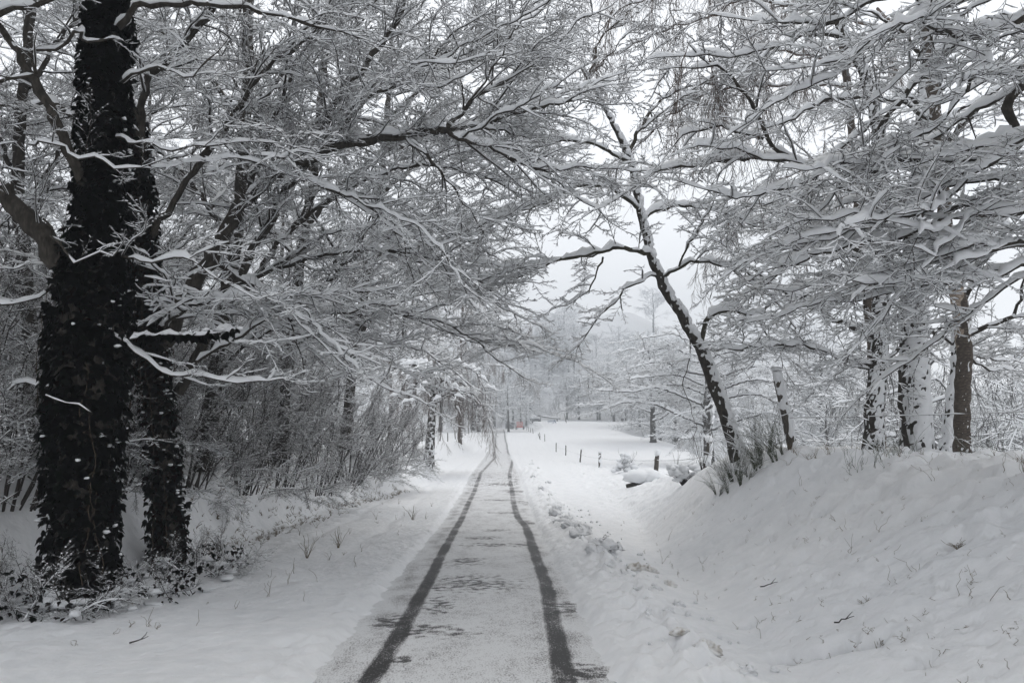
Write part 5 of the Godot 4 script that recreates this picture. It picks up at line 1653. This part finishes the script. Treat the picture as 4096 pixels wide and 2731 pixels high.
func build_small_plants():
	var b: MB
	var s: MB
	var o: Node3D
	# broom bush at the foot of the leaning tree
	for q in [[4.6, 15.5, 420, 0.95, 1.3, "grey-green broom bush spreading at the foot of the leaning tree"], [5.1, 16.0, 140, 1.3, 0.6, "upright wispy broom beside the leaning fence post"], [5.6, 12.6, 60, 0.6, 1.0, "small tuft of bent stems on the crest of the bank"], [6.4, 13.5, 50, 0.8, 0.7, "sparse stems poking up before the slim dark trunk"], [7.6, 13.0, 50, 0.8, 0.7, "sparse stems at the foot of the brown birch"]]:
		b = MB.new()
		s = MB.new()
		o = thing("broom_bush", q[5], "bush", "", Vector3(q[0], ground_y(q[0], q[1]), -q[1]))
		for k in 24:
			var ox: float = R(-0.5, 0.4) * q[4]
			var oz: float = R(-0.35, 0.35) * q[4]
			stems(b, Vector3(ox, ground_y(q[0] + ox, q[1] - oz) - ground_y(q[0], q[1]), oz), q[2] / 22, q[3] * R(0.35, 1.1), 0.4, 0.003, 1.0, s, Vector3(R(-0.7, 0.35), 0, R(-0.3, 0.4)))
		put("stems", mesh_of([b, M.broom]), o, "stuff")
		put("snow_on_stems", mesh_of([s, M.snow]), o, "stuff")
	# low bush capped with snow by the plastered post
	o = thing("snowy_bush", "small dark-leaved bush capped with snow below the plastered post", "bush", "", Vector3(4.55, ground_y(4.55, 21.5), -21.5))
	b = MB.new()
	for i in 26:
		blob(b, Vector3(R(-0.35, 0.45), R(0.1, 0.5), R(-0.3, 0.3)), R(0.08, 0.16), R(0.06, 0.1), R(0.08, 0.14), 8, 5, 0.5)
	put("snow_load", mesh_of([b, M.snow]), o)
	b = MB.new()
	stems(b, Vector3.ZERO, 60, 0.55, 0.9, 0.008, 0.8)
	put("stems", mesh_of([b, M.twig]), o, "stuff")
	# drift hanging over a log beside the tall-capped post
	o = thing("snow_heap", "smooth snow heap overhanging a log beside the tall-capped post", "snow heap", "", Vector3(4.6, ground_y(4.6, 29.5), -29.5))
	b = MB.new()
	blob(b, Vector3(0, 0.32, 0), 0.55, 0.26, 0.4, 16, 10, 0.25)
	blob(b, Vector3(0.45, 0.28, 0), 0.4, 0.3, 0.4, 14, 9, 0.25)
	put("snow_load", mesh_of([b, M.snow]), o)
	b = MB.new()
	tube(b, PackedVector3Array([Vector3(-0.45, 0.0, 0.1), Vector3(0, 0.1, 0.1), Vector3(0.6, 0.15, 0)]), taper(3, 0.07, 0.08), 8)
	put("log", mesh_of([b, M.bark]), o)
	# tall weeds by the posts
	for q in [[4.95, 21.0, 9, 1.1, "bare upright weed stems around the plastered post"], [4.9, 24.0, 6, 0.9, "a few bare weed stems between the capped and plastered posts"]]:
		o = thing("weed_clump", q[4], "weeds", "", Vector3(q[0], ground_y(q[0], q[1]), -q[1]))
		b = MB.new()
		s = MB.new()
		stems(b, Vector3.ZERO, q[2], q[3], 0.5, 0.008, 0.3, s)
		put("stems", mesh_of([b, M.twig]), o, "stuff")
		put("snow_on_stems", mesh_of([s, M.snow]), o, "stuff")
	# brambles under the ivy trunks
	for q in [[-4.75, 8.7, 1.0, "bramble tangle with green leaves at the foot of the great ivy trunk"], [-4.2, 9.6, 0.9, "snow laden bramble between the two ivy trunks"], [-4.3, 11.4, 0.9, "bramble tangle at the foot of the second ivy trunk"], [-5.9, 9.0, 1.0, "bramble with bent stems at the lower frame edge"]]:
		var t := new_tree("bramble", q[3], "", "bramble")
		var c := Vector3(q[0], ground_y(q[0], q[1]), -q[1])
		for i in 16:
			var a := R(0, TAU)
			bough(t, c + Vector3(R(-0.4, 0.4), 0.02, R(-0.35, 0.35)), Vector3(cos(a) * 0.9, R(0.1, 0.8), sin(a) * 0.9).normalized(), R(0.4, 0.72) * q[2], {"bare": 0.9 if i % 3 else 0.3})
		finish_tree(t)
		var lf := [[], [], []]
		for i in 150:
			var w := rng.randi() % 10
			var k := 0 if w < 3 else (1 if w < 7 else 2)
			lf[k].append(Transform3D(Basis.from_euler(Vector3(R(-1.2, 0.3), R(0, TAU), R(-0.6, 0.6))).scaled(Vector3.ONE * R(0.035, 0.065)), c + Vector3(R(-0.55, 0.55), R(0.03, 0.42), R(-0.5, 0.5))))
		many("leaves", ivy_leaf(M.ivy), lf[0], t.node)
		many("leaves", ivy_leaf(M.ivy2), lf[1], t.node)
		many("leaves", ivy_leaf(M.dead_leaf), lf[2], t.node)
		s = MB.new()
		for i in 12:
			blob(s, c + Vector3(R(-0.6, 0.6), R(0.0, 0.25), R(-0.5, 0.5)), R(0.04, 0.12), R(0.02, 0.045), R(0.04, 0.1), 9, 5, 0.8)
		put("snow_caps", mesh_of([s, M.snow]), t.node, "stuff")
	# dry grass: on the banks, thick under the hedge, sparse on the right
	b = MB.new()
	for i in 600:
		var d := 4.6 + 18.0 * rng.randf() * rng.randf()
		var x := R(2.2, 7.0)
		stems(b, Vector3(x, ground_y(x, d), -d), rng.randi_range(1, 2), R(0.03, 0.13) * (2.6 if rng.randf() < 0.12 else 1.0), 0.9, 0.0028, 0.6)
	for i in 900:
		var d := R(13, 30)
		var x := table(LEFT_FOOT, d) + road_x(d) + R(-1.7, 0.4)
		stems(b, Vector3(x, ground_y(x, d), -d), rng.randi_range(2, 4), R(0.06, 0.2), 1.2, 0.006, 0.6)
	for i in 40:
		var d := R(7, 26)
		var x := R(-4.6, -2.2)
		stems(b, Vector3(x, ground_y(x, d), -d), rng.randi_range(1, 4), R(0.08, 0.3), 0.8, 0.003, 0.4)
	for q in [[-3.35, 13.4], [-3.1, 14.6], [-2.5, 20.5]]:
		stems(b, Vector3(q[0], ground_y(q[0], q[1]), -q[1]), 14, 0.4, 0.7, 0.004, 0.4)
	for i in 60:                                     # fringe along the crest of the bank
		var d := R(8.5, 19)
		var x := table(RIGHT_CREST, d) + R(-0.5, 0.5)
		stems(b, Vector3(x, ground_y(x, d), -d), rng.randi_range(2, 7), R(0.12, 0.4), 0.9, 0.003, 0.7)
	# grass in the holes where the snow has sunk
	for q in PITS:
		stems(b, Vector3(q[0], ground_y(q[0], q[1]) - 0.02, -q[1]), 30, 0.14, 1.3, 0.004, 0.5)
	var g := put("dry_grass", mesh_of([b, M.grass]), self, "stuff")
	tag(g, "dry grass stems poking through the snow on the banks", "grass")
	# fallen sticks
	for q in [[1.75, 16.0, 0.3, "forked stick lying on the snow beside the snow clods"], [3.0, 9.6, 0.2, "short stick on the snow at the foot of the bank"], [-3.35, 7.45, 0.16, "broken twig standing in the snow near the brambles"], [3.05, 7.6, 0.18, "small stick near the holes in the snow"]]:
		o = thing("fallen_stick", q[3], "stick", "", Vector3(q[0], ground_y(q[0], q[1]), -q[1]))
		b = MB.new()
		var sp := PackedVector3Array()
		for k in 6:
			sp.append(Vector3((k / 5.0 - 0.5) * q[2], 0.006 + 0.012 * k + R(-0.008, 0.008), R(-0.02, 0.02)))
		tube(b, sp, taper(6, 0.008, 0.003), 5)
		tube(b, PackedVector3Array([sp[3], sp[3] + Vector3(0.04, 0.04, 0.0), sp[3] + Vector3(0.06, 0.07, 0.02)]), taper(3, 0.005, 0.002), 5)
		put("wood", mesh_of([b, M.twig]), o)
